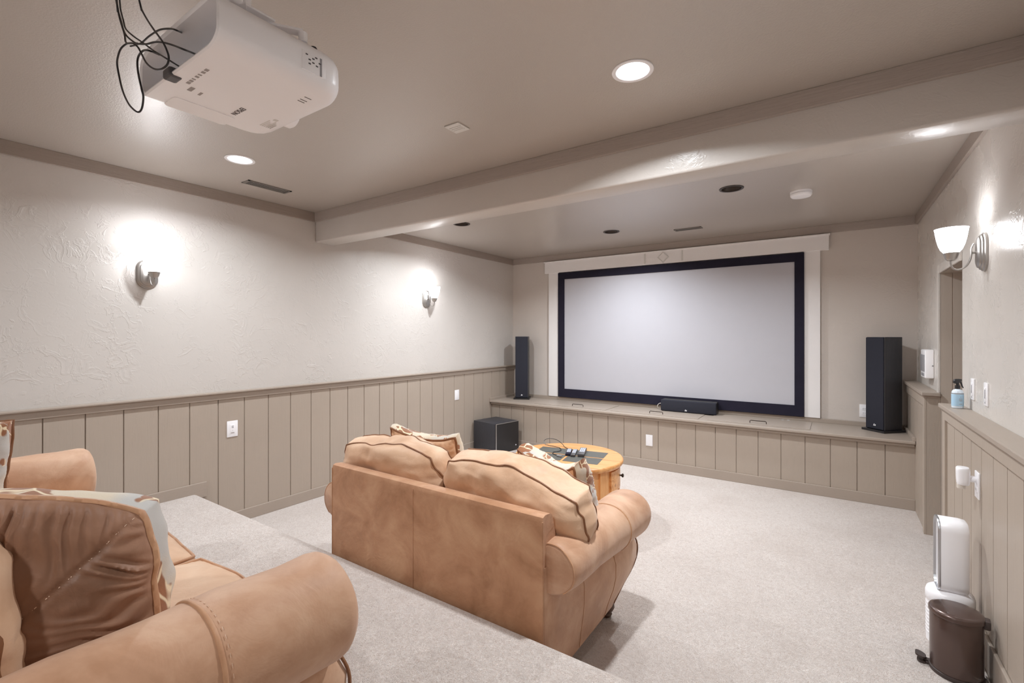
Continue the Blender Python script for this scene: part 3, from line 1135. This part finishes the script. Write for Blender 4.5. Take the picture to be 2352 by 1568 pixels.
def sconce(label, loc, rz):
    """local +x points out of the wall"""
    t = thing('wall_sconce', label, 'sconce', loc, rz, 'frosted glass wall sconces')
    bm = new()
    W0, H0 = 0.118, 0.188
    steps = [(0.0, 0.0), (0.010, 0.0), (0.013, 0.006), (0.019, 0.008), (0.022, 0.016), (0.028, 0.018), (0.031, 0.028), (0.033, 0.034)]
    rings(bm, [[(x, a, b) for a, b in stadium(W0 - 2 * ins, H0 - 2 * ins)] for x, ins in steps])
    obj('back_plate', bm, 'nickel', t, 35)
    bm = new()
    tube(bm, catmull([(0.032, 0, 0.0), (0.046, 0, 0.0)], 2), 0.006, 10)
    tube(bm, catmull([(0.040, 0, 0.045), (0.049, 0, 0.022), (0.050, 0, -0.006), (0.056, 0, -0.040), (0.072, 0, -0.068), (0.098, 0, -0.080), (0.118, 0, -0.070), (0.125, 0, -0.045), (0.124, 0, -0.025)], 6), 0.0042, 10)
    obj('arm', bm, 'nickel', t, 60)
    cx = 0.123
    bm = new()
    lathe(bm, [(0.006, -0.034), (0.016, -0.032), (0.024, -0.022), (0.031, 0.0), (0.032, 0.006), (0.028, 0.007), (0.002, -0.02)], 28, cx, 0, 0)
    obj('cup', bm, 'nickel', t, 40)
    bm = new()
    pr = [(0.030, 0.007), (0.042, 0.024), (0.051, 0.048), (0.057, 0.075), (0.061, 0.100), (0.064, 0.122), (0.066, 0.128)]
    lathe(bm, pr + [(r - 0.004, h) for r, h in reversed(pr)], 36, cx, 0, 0, cap0=False, cap1=False)
    obj('glass_shade', bm, 'shade', t, 40, label='lit frosted glass bowl shade')
    L = bpy.data.lights.new('sconce_bulb', 'POINT')
    L.energy = SCONCE_W
    L.color = (0.97, 0.985, 1.0)
    L.shadow_soft_size = 0.03
    lo = bpy.data.objects.new('sconce_bulb', L)
    C.objects.link(lo)
    lo.parent = t
    lo.location = (cx, 0, 0.11)
    return t


SCONCE_W = 1.1
s1 = sconce('lit frosted sconce on the trowelled wall over the big sofa', (XL, 1.19, 1.80), 0)
dup(s1, (XL, 3.745, 1.80), 0, 'lit frosted sconce between the beam and the screen wall', 'frosted glass wall sconces')
dup(s1, (XR, 3.20, 1.808), PI, 'lit frosted sconce high above the spray bottle', 'frosted glass wall sconces')
dup(s1, (XR, 0.75, 1.808), PI, 'frosted sconce added out of view on the recess wall as fill light', 'frosted glass wall sconces')  # unseen sconce, added only to help light the room


# ------------------------------------------------------------------ recessed ceiling lights
def can(name, label, x, y, trim, lens, deep, inner, group, power=0):
    t = thing(name, label, 'ceiling light', (x, y, ZC), 0, group)
    bm = new()
    lathe(bm, [(RC + 0.010, -0.0005), (RC + 0.009, -0.004), (RC + 0.002, -0.006), (RC - 0.006, -0.003), (RC - 0.006, 0.003), (RC - 0.001, 0.004)], 40, cap0=False, cap1=False)
    obj('trim_ring', bm, trim, t, 50)
    bm = new()
    lathe(bm, [(RC - 0.004, 0.0), (RC - 0.012, deep * 0.5), (RC - 0.020, deep), (0.002, deep)], 40, cap0=False)
    obj('baffle', bm, inner, t, 50)
    bm = new()
    rl = RC - 0.023 if lens == 'led' else 0.036
    lathe(bm, [(0.001, deep - 0.012), (rl * 0.6, deep - 0.010), (rl, deep - 0.002)], 32, cap1=False)
    obj('lens', bm, lens, t, 50)
    if power:
        L = bpy.data.lights.new('downlight', 'AREA')
        L.shape = 'DISK'
        L.size = 0.09
        L.spread = math.radians(152)
        L.energy = power
        L.color = (0.92, 0.96, 1.0)
        lo = bpy.data.objects.new('downlight', L)
        C.objects.link(lo)
        lo.parent = t
        lo.location = (0, 0, -0.007)
    return t


CAN_W = 20.0
FILL_W = 12.5
FAR_FILL_W = 21.0  # light put into the unlit-looking bronze cans to brighten the far half
can('recessed_light', 'bright white recessed ceiling light in front of the beam above the loveseat', *CANS_LIT[0], 'white', 'led', 0.030, 'white', 'lit recessed lights', CAN_W)
can('recessed_light', 'bright white recessed ceiling light below the projector by the vent', *CANS_LIT[1], 'white', 'led', 0.030, 'white', 'lit recessed lights', 15.0)
for i, (x, y) in enumerate(CANS_FILL):
    can('recessed_light', ('added unseen fill light in the ceiling over the right end of the platform', 'added unseen fill light in the ceiling over the wall end of the platform', 'added unseen fill light in the ceiling by the rear wall')[i], x, y, 'white', 'led', 0.030, 'white', 'added fill lights over the platform', FILL_W)
for (x, y), lb in zip(CANS_DARK, ('dim bronze recessed light beside the smoke detector', 'dim bronze recessed light nearest the screen wall', 'dim bronze recessed light half hidden behind the beam')):
    can('recessed_light', lb, x, y, 'can_dark', 'bulb_dim', 0.055, 'can_dark', 'bronze recessed lights', FAR_FILL_W)

t = thing('smoke_detector', 'round white smoke detector on the ceiling', 'smoke detector', (-0.20, 4.06, ZC))
bm = new()
lathe(bm, [(0.071, 0.0), (0.071, -0.012), (0.066, -0.014)], 40)
obj('base', bm, 'white', t, 40)
bm = new()
lathe(bm, [(0.060, -0.014), (0.070, -0.017), (0.070, -0.028), (0.062, -0.038), (0.045, -0.041)], 40)
obj('cover', bm, 'white', t, 40)

t = thing('ceiling_plate', 'small square taupe sensor plate on the ceiling past the projector', 'ceiling plate', (-1.582, 1.816, ZC), 0)
bm = new()
box(bm, -0.046, 0.046, -0.046, 0.046, -0.006, 0, 0.002)
obj('plate', bm, 'white_paint_dim', t)
bm = new()
box(bm, -0.034, 0.034, -0.004, 0.004, -0.0085, -0.006)
box(bm, -0.034, 0.034, 0.012, 0.020, -0.0085, -0.006)
box(bm, -0.034, 0.034, -0.020, -0.012, -0.0085, -0.006)
obj('grille', bm, 'white_paint_dim', t)


def vent(label, x, y, w, l, rz, mat):
    t = thing('ceiling_vent', label, 'vent', (x, y, ZC), rz, 'ceiling vents')
    bm = new()
    box(bm, -w / 2 + 0.008, w / 2 - 0.008, -l / 2 + 0.012, l / 2 - 0.012, -0.002, -0.0005)
    obj('backing', bm, 'vent_dark', t)
    bm = new()
    for a0, a1, b0, b1 in ((-w / 2, w / 2, -l / 2, -l / 2 + 0.014), (-w / 2, w / 2, l / 2 - 0.014, l / 2), (-w / 2, -w / 2 + 0.010, -l / 2, l / 2), (w / 2 - 0.010, w / 2, -l / 2, l / 2)):
        box(bm, a0, a1, b0, b1, -0.005, 0)
    obj('frame', bm, mat, t)
    n = 22
    bm = new()
    for i in range(n):
        y0 = -l / 2 + 0.018 + (l - 0.036) * i / n
        box(bm, -w / 2 + 0.008, w / 2 - 0.008, y0, y0 + 0.005, -0.0045, -0.002)
    obj('louvers', bm, mat, t)


vent('dark slotted ceiling vent near the lit light and wall', -3.33, 1.78, 0.095, 0.31, 0, 'vent')
vent('narrow slotted ceiling vent in front of the screen header', -1.195, 4.84, 0.085, 0.26, PI / 2, 'vent')


# ------------------------------------------------------------------ switches, outlets and wall boxes
def plate(name, label, o, n, kind, cat, w=0.072, h=0.118, group=None):
    """o on the wall, n the wall normal (unit axis)"""
    t = thing(name, label, cat, o, 0, group)
    N = Vector(n)
    X = Vector((0, 0, 1)).cross(N)
    B = basis((0, 0, 0), X, (0, 0, 1), N)
    bm = new()
    box(bm, -w / 2, w / 2, -h / 2, h / 2, 0.0, 0.006, 0.002)
    obj('cover_plate', xf(bm, B), 'white', t, 40)
    if kind == 'usb':
        bm = new()
        box(bm, -0.017, 0.017, -0.033, 0.033, 0.006, 0.0085, 0.001)
        f = obj('faceplate', xf(bm, B), 'white', t, 40)
        for z in (0.010, 0.020):
            bm = new()
            box(bm, -0.007, 0.007, z - 0.002, z + 0.002, 0.0084, 0.009)
            obj('port', xf(bm, B), 'dark_gray', f)
        bm = new()
        box(bm, -0.012, 0.012, -0.030, -0.025, 0.0084, 0.0089)
        box(bm, -0.002, 0.002, -0.012, -0.009, 0.0084, 0.0089)
        obj('print', xf(bm, B), 'ink', f)
    elif kind == 'duplex':
        for z in (0.02, -0.02):
            bm = new()
            rings(bm, [[(x, y + z, k) for x, y in rrect(0.033, 0.028, 0.009, 5)] for k in (0.006, 0.0085)])
            f = obj('receptacle', xf(bm, B), 'white', t, 40)
            bm = new()
            box(bm, -0.008, -0.006, z - 0.004, z + 0.005, 0.0084, 0.0088)
            box(bm, 0.006, 0.008, z - 0.004, z + 0.005, 0.0084, 0.0088)
            obj('slots', xf(bm, B), 'dark_gray', f)
    elif kind == 'blank':
        for z in (0.042, -0.042):
            bm = new()
            lathe(bm, [(0.003, 0.006), (0.003, 0.0068)], 10, 0, z, 0)
            obj('screw', xf(bm, B), 'white_paint_dim', t)
    elif kind == 'dimmer':
        bm = new()
        box(bm, -0.016, 0.016, -0.033, 0.033, 0.006, 0.009, 0.001)
        obj('rocker', xf(bm, B), 'white', t, 40)
        bm = new()
        box(bm, -0.012, 0.002, -0.045, -0.038, 0.006, 0.0066)
        box(bm, 0.008, 0.012, -0.02, 0.024, 0.009, 0.011, 0.001)
        obj('slider', xf(bm, B), 'gray_plastic', t, 40)
    return t


plate('charging_outlet', 'white charging outlet on the wainscot below the big sofa sconce', (XLP, 1.708, 0.707), (1, 0, 0), 'usb', 'outlet', 0.076, 0.118)
plate('wall_outlet', 'plain white plate on the wainscot near the subwoofer', (XLP, 4.229, 0.695), (1, 0, 0), 'blank', 'outlet', 0.076, 0.118)
plate('wall_outlet', 'white blank plate on the front of the storage bench', (-1.61, YBF, 0.292), (0, -1, 0), 'blank', 'outlet')
plate('wall_outlet', 'white outlet partly hidden behind the tower speaker', (0.232, YB, 0.70), (0, -1, 0), 'duplex', 'outlet')
plate('light_switch', 'slim white dimmer switch beside the spray bottle', (XR, 3.435, 1.115), (-1, 0, 0), 'dimmer', 'switch', 0.066, 0.112, 'dimmer switches')
plate('light_switch', 'slim white dimmer switch farther from the spray bottle', (XR, 3.17, 1.115), (-1, 0, 0), 'dimmer', 'switch', 0.066, 0.112, 'dimmer switches')
plate('wall_outlet', 'white outlet on the wainscot holding a plug-in freshener', (XRP, 2.925, 0.728), (-1, 0, 0), 'duplex', 'outlet')

t = thing('plug_in_freshener', 'white plug-in air freshener in the wainscot outlet', 'air freshener', (XRP - 0.0088, 2.925, 0.752))
bm = new()
lathe(bm, [(0.013, 0.0), (0.015, -0.012), (0.013, -0.022)], 16, axis='X')
obj('plug', bm, 'white', t, 40)
bm = new()
rs = []
for z, k in ((-0.030, 0.80), (-0.026, 0.92), (-0.01, 0.97), (0.012, 1.0), (0.034, 1.02), (0.044, 1.0), (0.049, 0.85)):
    rs.append([(-0.042 + x * k, y * k, z) for x, y in rrect(0.046, 0.056, 0.020, 6)])
rings(bm, rs)
obj('housing', bm, 'white', t, 50)
bm = new()
rings(bm, [[(-0.048 + x, y, z) for x, y in rrect(0.030, 0.036, 0.012, 5)] for z in (-0.046, -0.030)])
obj('oil_vial', bm, 'clear', t, 50, label='clear scented oil vial')

t = thing('wall_controller', 'white wall-mounted control box above the short ledge', 'control box', (XR, 4.72, 1.185))
bm = new()
box(bm, -0.052, 0.0, -0.10, 0.10, -0.105, 0.108, 0.008, 3)
obj('housing', bm, 'white', t, 40)
bm = new()
box(bm, -0.0575, -0.0518, -0.088, 0.088, -0.055, 0.07, 0.002)
obj('display', bm, 'gray_plastic', t, 40, label='gray display')
bm = new()
box(bm, -0.0555, -0.0518, -0.07, 0.05, -0.09, -0.068, 0.002)
obj('button_strip', bm, 'gray_plastic', t, 40)
bm = new()
box(bm, -0.012, -0.004, -0.1015, -0.0995, -0.014, -0.008)
obj('latch', bm, 'dark_gray', t)

t = thing('spray_bottle', 'pale blue spray bottle with dark trigger on the ledge', 'bottle', (0.558, 3.50, 1.0022))
bm = new()
lathe(bm, [(0.030, 0.0), (0.034, 0.003), (0.035, 0.010), (0.035, 0.084), (0.033, 0.095), (0.026, 0.104), (0.014, 0.108), (0.013, 0.112)], 36)
obj('bottle', bm, 'label_white', t, 40)
bm = new()
lathe(bm, [(0.0350, 0.014), (0.0356, 0.014), (0.0356, 0.080), (0.0350, 0.080)], 36, cap0=False, cap1=False)
lb = obj('label', bm, 'label_blue', t, 40, label='pale blue paper label')
bm = new()
lathe(bm, [(0.0350, 0.0825), (0.0357, 0.0825), (0.0357, 0.0855), (0.0350, 0.0855)], 36, cap0=False, cap1=False)
obj('band', bm, 'dark_gray', t, 40, label='dark band')


def cyl_wrap(bm, rad, a0, z0):
    for v in bm.verts:
        a = a0 + v.co.x / rad
        r = rad + v.co.z
        v.co = Vector((r * math.cos(a), r * math.sin(a), z0 + v.co.y))


bm = new()
for (w2, z) in ((0.006, 0.066), (0.018, 0.056), (0.022, 0.050), (0.016, 0.044), (0.020, 0.026)):
    b2 = new()
    box(b2, -w2 / 2, w2 / 2, -0.0012, 0.0012, 0, 0.0004)
    bmesh.ops.subdivide_edges(b2, edges=b2.edges, cuts=3, use_grid_fill=True)
    cyl_wrap(b2, 0.0358, math.radians(-105), z)
    me = bpy.data.meshes.new('tmp')
    b2.to_mesh(me)
    b2.free()
    bm.from_mesh(me)
    bpy.data.meshes.remove(me)
obj('print', bm, 'ink', lb)
bm = new()
lathe(bm, [(0.0155, 0.110), (0.0155, 0.128), (0.013, 0.130), (0.009, 0.131), (0.009, 0.142)], 24)
obj('collar', bm, 'black', t, 40)
bm = new()
rs = []
for x, zc, hw_, hh in ((-0.030, 0.150, 0.006, 0.006), (-0.024, 0.152, 0.010, 0.011), (-0.008, 0.153, 0.012, 0.014), (0.012, 0.156, 0.011, 0.011), (0.026, 0.160, 0.008, 0.006)):
    rs.append([(x, a, zc + b) for a, b in rrect(2 * hw_, 2 * hh, min(hw_, hh) * 0.6, 4)])
rings(bm, rs)
hd = obj('spray_head', bm, 'black', t, 45, label='dark trigger head')
bm = new()
tube(bm, catmull([(0.012, 0, 0.152), (0.022, 0, 0.150), (0.030, 0, 0.138), (0.036, 0, 0.124), (0.044, 0, 0.116)], 6), lambda q: 0.007 - 0.004 * q, 10)
obj('trigger', bm, 'black', hd, 60)
bpy.context.view_layer.update()
for o in (hd,):
    pass
t.rotation_euler = (0, 0, math.radians(35))
t.scale = (0.72, 0.72, 0.96)

# ------------------------------------------------------------------ pedal bin and bladeless fan
t = thing('pedal_bin', 'small round brown metal pedal bin against the wainscot', 'bin', (0.418, 2.65, 0.0), math.radians(-8))
R = 0.0835
bm = new()
lathe(bm, [(R + 0.001, 0.0), (R + 0.003, 0.004), (R + 0.003, 0.016), (R - 0.002, 0.018)], 48)
obj('base_ring', bm, 'bin_dark', t, 40)
bm = new()
lathe(bm, [(R - 0.001, 0.018), (R, 0.022), (R, 0.238), (R - 0.001, 0.240)], 48)
obj('body', bm, 'bin', t, 40)
bm = new()
lathe(bm, [(R + 0.001, 0.241), (R + 0.004, 0.243), (R + 0.004, 0.256), (R, 0.262), (R - 0.012, 0.266), (R - 0.05, 0.271), (0.002, 0.273)], 48)
ld = obj('lid', bm, 'bin', t, 50)
bm = new()
box(bm, R - 0.006, R + 0.018, -0.022, 0.022, 0.222, 0.258, 0.006)
obj('hinge', bm, 'bin_dark', ld, 40)
bm = new()
tube(bm, catmull([(-R + 0.005, 0, 0.014), (-R - 0.012, 0, 0.016), (-R - 0.022, 0, 0.024)], 4), 0.008, 8)
rings(bm, [[(-R - 0.028 + x, y, z + 0.25 * -(x)) for x, y in rrect(0.036, 0.044, 0.017, 6)] for z in (0.024, 0.032)])
obj('pedal', bm, 'bin_dark', t, 45)
bm = new()
rings(bm, [[(-R - 0.024 + x, y, z) for x, y in rrect(0.032, 0.038, 0.015, 6)] for z in (0.003, 0.010)])
box(bm, -R - 0.012, -R + 0.004, -0.012, 0.012, 0.003, 0.012, 0.002)
obj('pedal_guard', bm, 'bin_dark', t, 45)

fx, fy = 0.434, 2.885
t = thing('bladeless_fan', 'white bladeless tower fan behind the brown bin', 'fan', (fx, fy, 0.0), math.radians(0))
R = 0.084
bm = new()
lathe(bm, [(R - 0.006, 0.0), (R - 0.002, 0.003), (R - 0.002, 0.19)], 56)
bs = obj('base', bm, 'white', t, 40)
bm = new()
for iz in range(9):
    z = 0.035 + iz * 0.0165
    lathe(bm, [(R - 0.0025, z), (R - 0.0008, z + 0.003), (R - 0.0008, z + 0.009), (R - 0.0025, z + 0.012)], 56, cap0=False, cap1=False)
obj('intake_ribs', bm, 'white', bs, 40)
bm = new()
lathe(bm, [(R - 0.002, 0.190), (R + 0.001, 0.194), (R + 0.001, 0.225), (R - 0.004, 0.240), (R - 0.018, 0.250), (R - 0.040, 0.254), (0.004, 0.252)], 56)
obj('collar', bm, 'white', t, 40)
# loop: stadium ring in the y-z plane, blowing to -x
zb, zt, hwid = 0.248, 0.566, 0.062
bm = new()
rs = []
path = []
for y, z in rrect(2 * hwid, zt - zb, hwid * 0.72, 10):
    path.append((y, z))
n = len(path)
zc = (zb + zt) / 2
sec = [(-0.045, 0.0), (-0.041, 0.004), (0.030, 0.004), (0.052, 0.0005), (0.056, -0.004), (0.050, -0.010), (0.0, -0.013), (-0.041, -0.007)]
for i in range(n):
    y, z = path[i]
    a = Vector(path[i - 1])
    b = Vector(path[(i + 1) % n])
    tg = (b - a).normalized()
    nr = Vector((tg.y, -tg.x))
    rs.append([(x, y + nr.x * o_, zc + z + nr.y * o_) for x, o_ in sec])
rings(bm, rs, closed=True)
lp = obj('loop', bm, 'white', t, 45)
bm = new()
rs = []
sec = [(-0.0485, 0.0022), (-0.0445, 0.0048), (-0.040, 0.0048), (-0.040, -0.008), (-0.0485, -0.006)]
for i in range(n):
    y, z = path[i]
    a = Vector(path[i - 1])
    b = Vector(path[(i + 1) % n])
    tg = (b - a).normalized()
    nr = Vector((tg.y, -tg.x))
    rs.append([(x, y + nr.x * o_, zc + z + nr.y * o_) for x, o_ in sec])
rings(bm, rs, closed=True)
obj('bezel', bm, 'silver', lp, 45, label='silver front rim')
tag(obj('power_cord', (lambda b: (tube(b, catmull([(0.516, 2.90, 0.02), (0.524, 2.86, 0.012), (0.515, 2.80, 0.008), (0.516, 2.70, 0.007), (0.51, 2.55, 0.007)], 6), 0.0038, 6), b)[1])(new()), 'clear', None, 60),
    'pale power cord on the carpet along the baseboard', 'cord')

# ------------------------------------------------------------------ projector
PX0, PX1, PY0, PY1, PZ = -1.525, -1.084, 0.472, 0.800, 2.030
pcx = (PX0 + PX1) / 2
W = PX1 - PX0
t = thing('projector', 'white ceiling projector hanging upside down with cables', 'projector', (pcx, 0.64, PZ))


def psec(y, inset=0.0, kz=1.0, kx=1.0):
    """body outline at depth y: flat bottom (the projector's lid), rounded flanks, chamfered far side"""
    w = W * kx - 2 * inset
    h = 0.118 * kz - 2 * inset
    pts = []
    x0, x1 = -w / 2, w / 2
    z0, z1 = 0.059 - h / 2, 0.059 + h / 2

    def arc(cx, cz, rx, rz, a0, a1, k=7):
        for i in range(k + 1):
            a = a0 + (a1 - a0) * i / k
            pts.append((cx + rx * math.cos(a), y, cz + rz * math.sin(a)))
    rb, rz = max(0.01, 0.050 - inset), max(0.008, 0.036 - inset)
    lb, lz = max(0.008, 0.034 - inset), max(0.008, 0.040 - inset)
    arc(x1 - rb, z0 + rz, rb, rz, -PI / 2, 0)
    arc(x1 - 0.05, z1 - 0.042 + inset, 0.05, 0.042 - inset, 0, PI / 2)
    arc(x0 + 0.06, z1 - 0.042 + inset, 0.06, 0.042 - inset, PI / 2, PI)
    arc(x0 + lb, z0 + lz, lb, lz, PI, 3 * PI / 2)
    return pts


y0, y1 = PY0 - 0.64, PY1 - 0.64
bm = new()
rs = [psec(y0 + 0.075, 0.016), psec(y0 + 0.004, 0.010), psec(y0 + 0.0005, 0.006), psec(y0, 0.003), psec(y0 + 0.004, 0.0)]
for k in range(6):
    rs.append(psec(y0 + 0.02 + (y1 - 0.07 - y0 - 0.02) * k / 5, 0.0))
for dy, kx, kz in ((-0.050, 0.992, 0.995), (-0.035, 0.970, 0.975), (-0.020, 0.925, 0.93), (-0.009, 0.86, 0.86), (-0.002, 0.76, 0.76), (0.0, 0.70, 0.68)):
    rs.append(psec(y1 + dy, 0.0, kz, kx))
rings(bm, rs)
body = obj('body', bm, 'white', t, 35)
# rear jack panel inside the hood
bm = new()
box(bm, -W / 2 + 0.045, 0.03, y0 + 0.066, y0 + 0.074, 0.022, 0.062, 0.002)
box(bm, 0.06, W / 2 - 0.06, y0 + 0.066, y0 + 0.074, 0.022, 0.070, 0.002)
pn = obj('jack_panel', bm, 'gray_plastic', t, 40, label='gray recessed jack panel')
for k in range(5):
    bm = new()
    x = -W / 2 + 0.075 + k * 0.036
    box(bm, x, x + 0.024, y0 + 0.063, y0 + 0.0665, 0.034, 0.050, 0.001)
    obj('jack', bm, 'dark_gray', pn)
# remote sensor on the hood lip
bm = new()
box(bm, -0.054, -0.012, y0 - 0.006, y0 + 0.024, -0.0035, 0.020, 0.006)
obj('sensor_window', bm, 'dark_gray', t, label='dark sensor window')
# lamp door on the low flank
bm = new()
rings(bm, [[(-W / 2 + 0.055 + x, y0 + 0.125 + y, z) for x, y in rrect(0.075, 0.155, 0.012, 4)] for z in (-0.0016, 0.004)])
obj('lamp_door', bm, 'white', t, 40)
bm = new()
box(bm, -0.066, -0.040, y0 + 0.052, y0 + 0.062, -0.0006, 0.001)
box(bm, -0.070, -0.050, y0 + 0.078, y0 + 0.084, -0.0006, 0.001)
for k in range(7):
    wv = (0.012, 0.010, 0.005, 0.009, 0.006, 0.010, 0.012)[k]
    xx = -0.030 + k * 0.0165
    box(bm, xx, xx + wv, y0 + 0.036, y0 + 0.044, -0.0007, 0.001)
obj('icons', bm, 'ink', body)
bm = new()
for k in range(6):
    box(bm, -0.115, -0.060 - 0.010 * (k % 3), y1 - 0.065 + k * 0.006, y1 - 0.0625 + k * 0.006, -0.0006, 0.001)
box(bm, -0.052, -0.040, y1 - 0.060, y1 - 0.048, -0.0006, 0.001)
obj('fine_print', bm, 'white_paint_dim', body)
bm = text_bm('EPSON', 0.0205, 0.0004)
xf(bm, basis((-0.078, 0.016, -0.0006), (-1, 0, 0), (0, 1, 0), (0, 0, -1)))
obj('lettering', bm, 'ink_dark', body)
# status marks on the rounded flank near the lens end
bm = new()
for k, x in enumerate((0.118, 0.130, 0.150)):
    box(bm, x, x + 0.0025, y1 - 0.085, y1 - 0.066, -0.0007, 0.002)
obj('status_lights', bm, 'ink_dark', body)
# control panel on the flank
bm = new()
box(bm, W / 2 - 0.003, W / 2 + 0.0012, y1 - 0.135, y1 - 0.070, 0.030, 0.078, 0.001)
cp = obj('control_panel', bm, 'white', t, 40)
for (dy, dz) in ((-0.126, 0.070), (-0.118, 0.060), (-0.118, 0.050), (-0.108, 0.066), (-0.108, 0.056), (-0.100, 0.072), (-0.098, 0.052), (-0.090, 0.062)):
    bm = new()
    box(bm, W / 2 + 0.001, W / 2 + 0.002, y1 + dy, y1 + dy + 0.006, dz - 0.0015, dz + 0.0015)
    obj('button', bm, 'dark_gray', cp)
bm = new()
box(bm, W / 2 + 0.001, W / 2 + 0.0018, y1 - 0.0865, y1 - 0.081, 0.031, 0.077)
obj('gap_line', bm, 'gray_plastic', cp)
# lens
bm = new()
lathe(bm, [(0.046, -0.02), (0.046, 0.012), (0.042, 0.018), (0.038, 0.010)], 36, -0.075, y1, 0.055, 'Y')
ln = obj('lens_ring', bm, 'white', t, 40)
bm = new()
lathe(bm, [(0.038, 0.004), (0.030, 0.010), (0.002, 0.014)], 36, -0.075, y1, 0.055, 'Y')
obj('lens', bm, 'black', ln, 40)
bm = new()
lathe(bm, [(0.011, 0.0), (0.012, 0.006), (0.008, 0.014)], 16, W / 2 - 0.045, y1 - 0.075, 0.112)
obj('foot', bm, 'black', t, 40, label='black adjuster foot')

t = thing('projector_mount', 'white ceiling bracket holding the projector', 'bracket', (-1.20, 0.58, ZC))
zt_ = 2.148 - ZC
bm = new()
lathe(bm, [(0.070, -0.012), (0.070, 0.0)], 32)
obj('ceiling_flange', bm, 'white', t, 40)
bm = new()
lathe(bm, [(0.019, zt_ + 0.03), (0.019, -0.012)], 24)
obj('column', bm, 'white', t, 40)
bm = new()
box(bm, -0.06, 0.06, -0.05, 0.05, zt_ + 0.028, zt_ + 0.034, 0.002)
obj('plate', bm, 'white', t)
for (ax, ay) in ((-0.13, -0.06), (0.10, -0.06), (-0.13, 0.10), (0.08, 0.11)):
    bm = new()
    v = Vector((ax, ay, 0)).normalized()
    p = Vector((-v.y, v.x, 0)) * 0.013
    a, b = v * 0.02, Vector((ax, ay, 0))
    q = [a + p, b + p, b - p, a - p]
    rings(bm, [[(k.x, k.y, zt_ + 0.022) for k in q], [(k.x, k.y, zt_ + 0.028) for k in q]])
    lathe(bm, [(0.011, zt_), (0.011, zt_ + 0.024)], 16, ax, ay)
    obj('arm', bm, 'white', t)

# cables hanging behind the projector
def pxY(px, py, Y):
    u = (px - 1176.0) / 1080.0
    yw = math.radians(34.4)
    dx, dy, dz = -math.sin(yw) + u * math.cos(yw), math.cos(yw) + u * math.sin(yw), -(py - 770.0) / 1080.0
    k = Y / dy
    return Vector((k * dx, Y, CAM_H + k * dz))


CAB = [
    ('black cable entering the projector hood in a bundle with tape', [(100, 0), (130, 150), (170, 290), (205, 420), (250, 500), (330, 570), (400, 605), (520, 610), (640, 582), (760, 590), (900, 630), (1050, 690), (1230, 760)], 0.44, 0.0032),
    ('straight black cable crossing down to the hood lip', [(150, 0), (160, 120), (200, 280), (235, 400), (340, 500), (470, 590), (620, 700), (830, 830), (1000, 935)], 0.45, 0.0030),
    ('brown cable forming a round loop over the hood', [(420, 0), (450, 120), (530, 270), (630, 420), (740, 570), (800, 690), (830, 800), (805, 900), (720, 958), (620, 950), (520, 870), (450, 740), (400, 650), (330, 600), (240, 590), (215, 470), (150, 250), (115, 60), (110, 0)], 0.43, 0.0032),
    ('black cable hanging lowest in a long loop below the projector', [(400, 600), (300, 600), (240, 610), (170, 670), (130, 770), (115, 880), (140, 1040), (190, 1250), (270, 1430), (360, 1530), (420, 1550), (460, 1490), (478, 1350), (460, 1250), (420, 1080), (395, 900), (410, 780), (480, 700), (570, 705), (700, 760)], 0.445, 0.0034),
    ('black cable arching over to the far edge of the hood', [(300, 640), (440, 600), (560, 500), (700, 415), (850, 398), (950, 425), (1040, 470)], 0.46, 0.0032),
]
for lb, pts, Y, r in CAB:
    P = []
    for i, (a, b) in enumerate(pts):
        yy = Y + (0.055 if (i >= len(pts) - 1 and a > 560) else 0.0) + 0.004 * math.sin(i * 1.3)
        P.append(pxY(250 + a / 6.03, b / 6.03, yy))
    if pts[0][1] == 0:
        q = (P[0] - P[1]).normalized()
        P.insert(0, P[0] + q * ((ZC - P[0].z) / max(0.3, q.z)))
    if pts[-1][1] == 0:
        q = (P[-1] - P[-2]).normalized()
        P.append(P[-1] + q * ((ZC - P[-1].z) / max(0.3, q.z)))
    bm = new()
    tube(bm, catmull(P, 7), r * 0.66, 8)
    tag(obj('projector_cable', bm, 'black', None, 60), lb, 'cable', 'cables behind the projector')

w_ = bpy.data.worlds.new('world')
S.world = w_
w_.use_nodes = True
w_.node_tree.nodes['Background'].inputs[0].default_value = (0.02, 0.02, 0.02, 1)
